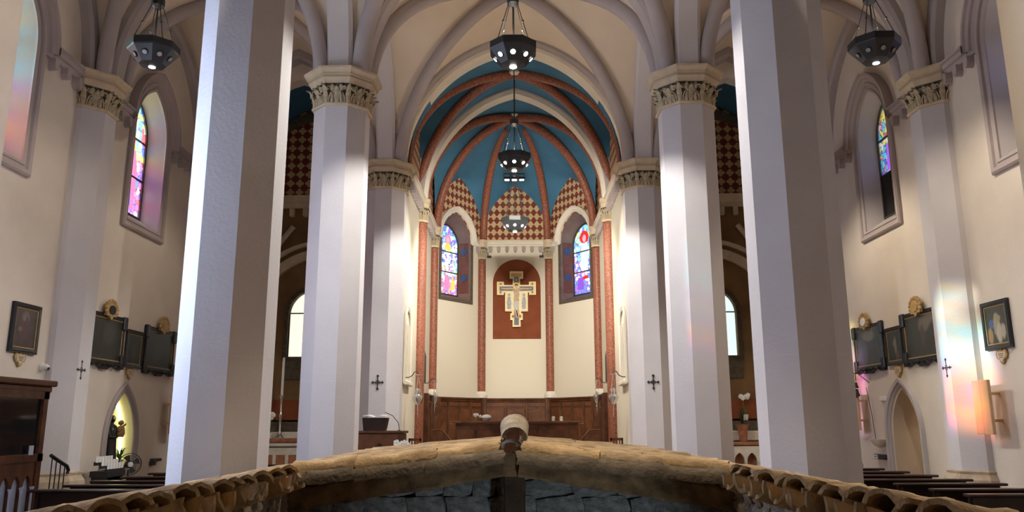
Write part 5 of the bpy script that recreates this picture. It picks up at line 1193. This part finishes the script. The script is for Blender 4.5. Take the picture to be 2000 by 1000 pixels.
tag(MB().tube([(0, 0, 0), (0, 0, 0.06), (-0.02, 0, 0.16), (-0.14, 0, 0.30), (-0.30, 0, 0.37)], 0.008, 6).lathe([(0.03, 0), (0.03, 0.015)], 10).build('microphone', M['black'], None, (-2.36, 16.45, 1.61)), 'thin black gooseneck microphone on the reading desk', 'microphone')
flowers(-2.25, 15.3, 1.15, 'white blossoms with green leaves in front of the reading desk', 8, 1.1, 12)
tag(MB().lathe([(0.16, 0), (0.16, 0.03), (0.03, 0.06), (0.03, 1.02), (0.16, 1.12), (0.18, 1.15), (0.15, 1.15)], 14).build('flower_stand', M['iron'], None, (-2.25, 15.3, 0)), 'dark iron stand carrying the flowers before the reading desk', 'stand')
for sg in (-1, 1):
    ch = empty('chancel_chair', (sg*2.38, 18.95, 0.45)); tag(ch, 'low walnut chair with slatted back against the %s chancel wall' % ('left' if sg < 0 else 'right'), 'chair', 'chancel chairs')
    MB().bbox((0, 0, 0.45), (0.3, 0.5, 0.05), 0.01).build('seat', M['wood'], ch)
    for dx in (-0.12, 0.12):
        for dy in (-0.22, 0.22): MB().box((dx, dy, 0.22), (0.04, 0.04, 0.44)).build('leg', M['wood'], ch)
    b = MB().box((0, 0.23, 0.93), (0.3, 0.04, 0.06)).box((-0.13, 0.23, 0.7), (0.04, 0.04, 0.5)).box((0.13, 0.23, 0.7), (0.04, 0.04, 0.5)).build('back_frame', M['wood'], ch)
    for q in range(3): MB().box((-0.07+q*0.07, 0.23, 0.7), (0.03, 0.02, 0.42)).build('slat', M['woodl'], ch)
# blind niches in the chancel walls near the arch
for sg in (-1, 1):
    t = struct(empty('niche_%d' % (3+sg), (sg*2.55, 0, 0), P if sg < 0 else -P), 'tall blind pointed panel in the %s chancel wall' % ('left' if sg < 0 else 'right'))
    c = 18.65 if sg < 0 else -18.65
    op = opening(0.42, 2.75, 4.0, 4.35, c)
    MB().molding(op[::-1], [(0, 0.0), (0, 0.03), (0.04, 0.05), (0.06, 0.03), (0.1, 0.05), (0.1, 0)], True).build('panel_frame', M['white'], t)
    for q in range(3): MB().box((c-0.21+q*0.21, -0.015, 3.4), (0.05, 0.03, 1.25)).build('mullion', M['white'], t)
    MB().bbox((c, -0.05, 2.66), (1.0, 0.1, 0.1), 0.02).build('ledge', M['white'], t)
# silver sanctuary lamps on iron brackets
def sanct(sg, y, s, zb, lab, kind):
    t = empty('sanctuary_lamp', (sg*2.55, y, zb)); tag(t, lab, 'lamp', 'silver sanctuary lamps')
    i = -sg
    MB().tube([(0, 0, 0), (i*0.12, 0, 0.0), (i*0.2, 0, 0.04), (i*0.25, 0, 0.12), (i*0.31, 0, 0.13), (i*0.34, 0, 0.08)], 0.012, 6).lathe([(0.03, -0.02), (0.03, 0.02)], 8, (0, 0, 0)).build('bracket', M['iron'], t)
    cx = i*0.34
    MB().box((cx, 0, 0.06), (0.14*s, 0.03, 0.02)).build('crown', M['silver'], t)
    for k in range(3):
        a = k*2*PI/3; MB().tube([(cx, 0, 0.06), (cx+math.cos(a)*0.09*s, math.sin(a)*0.09*s, -0.42*s)], 0.005, 5).build('chain', M['silver'], t)
    if kind: pr_ = [(0.02, -0.62), (0.08, -0.58), (0.12, -0.5), (0.125, -0.44), (0.09, -0.42), (0.05, -0.38), (0.06, -0.32), (0.06, -0.27), (0.03, -0.25)]
    else: pr_ = [(0.012, -0.72), (0.03, -0.7), (0.02, -0.66), (0.03, -0.62), (0.08, -0.52), (0.10, -0.42), (0.10, -0.36), (0.05, -0.33), (0.04, -0.28), (0.02, -0.26)]
    smooth_by_angle(MB().lathe([(r*s, z*s) for r, z in pr_], 18, (cx, 0, 0)).build('silver_vessel', M['silver'], t), 50)
    MB().tube([(cx, 0, -0.62*s), (cx, 0, -0.9*s)], [0.015*s, 0.006], 6).build('pendant', M['silver'], t)
for sg in (-1, 1):
    sd = 'left' if sg < 0 else 'right'
    sanct(sg, 18.2, 1.0, 2.78, 'round bellied silver lamp on bracket by the %s red marble column' % sd, True)
    sanct(sg, 21.9, 0.9, 2.83, 'slender tapering silver lamp on bracket by the %s choir panelling' % sd, False)
    tag(MB().tube([(0, 0, 0), (-sg*0.03, 0, -0.25), (-sg*0.02, 0, -0.6), (-sg*0.05, 0, -0.95)], [0.02, 0.05, 0.06, 0.03], 8).tube([(0, 0, 0), (0, 0, 0.5)], 0.006, 5).build('furled_cloth', M['black'], None, (sg*2.505, 21.6, 3.78)), 'dark furled cloth hanging on the %s chancel wall above the slender lamp' % sd, 'cloth')
for s_ in (-1, 1):
    tag(MB().bbox((0, -0.08, 0), (0.14, 0.16, 0.05), 0.01).lathe([(0.012, 0.03), (0.012, 0.16)], 6, (s_*0.04, -0.05, 0)).build('small_floodlight', M['black'], None, (s_*0.86, YA-0.02, 7.12)), 'small black floodlight on the apse wall beside the %s column capital' % ('left' if s_ < 0 else 'right'), 'light')

# ------------------------------------------------------------------ side chapels: altars and what stands on them
for sg in (-1, 1):
    xc = sg*5.2; sd = 'left' if sg < 0 else 'right'
    t = empty('chapel_altar', (xc-sg*0.0, 19.9, 0)); tag(t, 'marble altar with red brown panels in the left chapel' if sg < 0 else 'marble altar rail with small pointed arches in the right chapel', 'altar')
    MB().bbox((0, 0, 1.26), (2.6, 0.8, 0.08), 0.02).build('altar_top', M['marblered'] if sg > 0 else M['marble'], t)
    if sg < 0:
        MB().box((0, 0, 0.6), (2.4, 0.66, 1.2)).build('body', M['marble'], t)
        MB().bbox((0, -0.01, 1.36), (2.5, 0.8, 0.1), 0.02).build('red_slab', M['marblered'], t)
        for q in range(8): MB().bbox((-1.05+q*0.3, -0.335, 0.6), (0.22, 0.02, 0.85), 0.008).build('panel', M['marblered'], t)
    else:
        hs = [opening(0.12, 0.3, 0.85, 1.05, -1.05+q*0.30) for q in range(8)]
        MB().poly([(-1.3, 0.1), (1.3, 0.1), (1.3, 1.2), (-1.3, 1.2)], hs, -0.36, -0.28).build('arcade_front', M['marble'], t)
        for q in range(9): MB().lathe([(0.03, 0.3), (0.022, 0.34), (0.022, 0.78), (0.035, 0.85)], 10, (-1.2+q*0.30, -0.36, 0)).build('colonnette', M['marble'], t)
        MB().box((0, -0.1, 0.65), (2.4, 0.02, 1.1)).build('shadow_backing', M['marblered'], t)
    for q in range(2): MB().bbox((0, 0.32, 1.44+q*0.24), (2.7, 0.36-0.12*q, 0.24), 0.02).build('gradine', M['marble'] if q == 0 else M['bell'], t)
    MB().box((0, 0.5, 2.1), (3.0, 0.1, 0.5)).build('dado', M['mural'], t)
    if sg < 0:
        MB().bbox((0.62, 0.1, 1.72), (0.34, 0.3, 0.62), 0.02).poly([(0.42, 2.03), (0.82, 2.03), (0.62, 2.28)], (), -0.08, 0.25).build('tabernacle', M['marble'], t)
        MB().poly(opening(0.1, 1.48, 1.75, 1.9, 0.62), (), -0.07, -0.04).build('tabernacle_door', M['paper'], t)
c = empty('altar_candlestick', (-5.78, 19.84, 1.41)); tag(c, 'tall silver candlestick with long white candle in the left chapel', 'candlestick')
smooth_by_angle(MB().lathe([(0.10, 0), (0.10, 0.03), (0.04, 0.08), (0.05, 0.14), (0.025, 0.2), (0.03, 0.5), (0.05, 0.55), (0.025, 0.6), (0.03, 0.95), (0.07, 1.02), (0.03, 1.04)], 14).build('stick', M['silver'], c))
MB().lathe([(0.032, 1.03), (0.032, 1.95), (0.01, 1.97)], 12).build('candle', M['wax'], c)
flowers(-5.98, 19.66, 1.41, 'white potted orchid on the left chapel altar beside the candlestick', 9, 0.9, 10, True, True)
flowers(5.72, 20.15, 1.81, 'white orchid in a white pot on the right chapel altar', 10, 0.95, 8, True, True)
pv = empty('dark_potted_plant', (5.52, 19.75, 1.30)); tag(pv, 'dark leafed plant in a brown pot with wide rim, right chapel altar', 'plant')
MB().lathe([(0.09, 0), (0.11, 0.25), (0.15, 0.38), (0.18, 0.42), (0.12, 0.42)], 16).build('pot', M['marblered'], pv)
g = MB()
for i in range(16):
    a = rnd.uniform(0, 2*PI); l = rnd.uniform(0.05, 0.12); h = rnd.uniform(0.15, 0.42)
    g.loft([[(math.cos(a)*l*q/3-0.018*math.sin(a)*(1-q/4), math.sin(a)*l*q/3+0.018*math.cos(a)*(1-q/4), 0.4+h*q/3), (math.cos(a)*l*q/3+0.018*math.sin(a)*(1-q/4), math.sin(a)*l*q/3-0.018*math.cos(a)*(1-q/4), 0.4+h*q/3)] for q in range(4)], False, False)
g.build('foliage', plain('dark_foliage', (0.02, 0.03, 0.015), 0.6, 0.4, 20), pv)
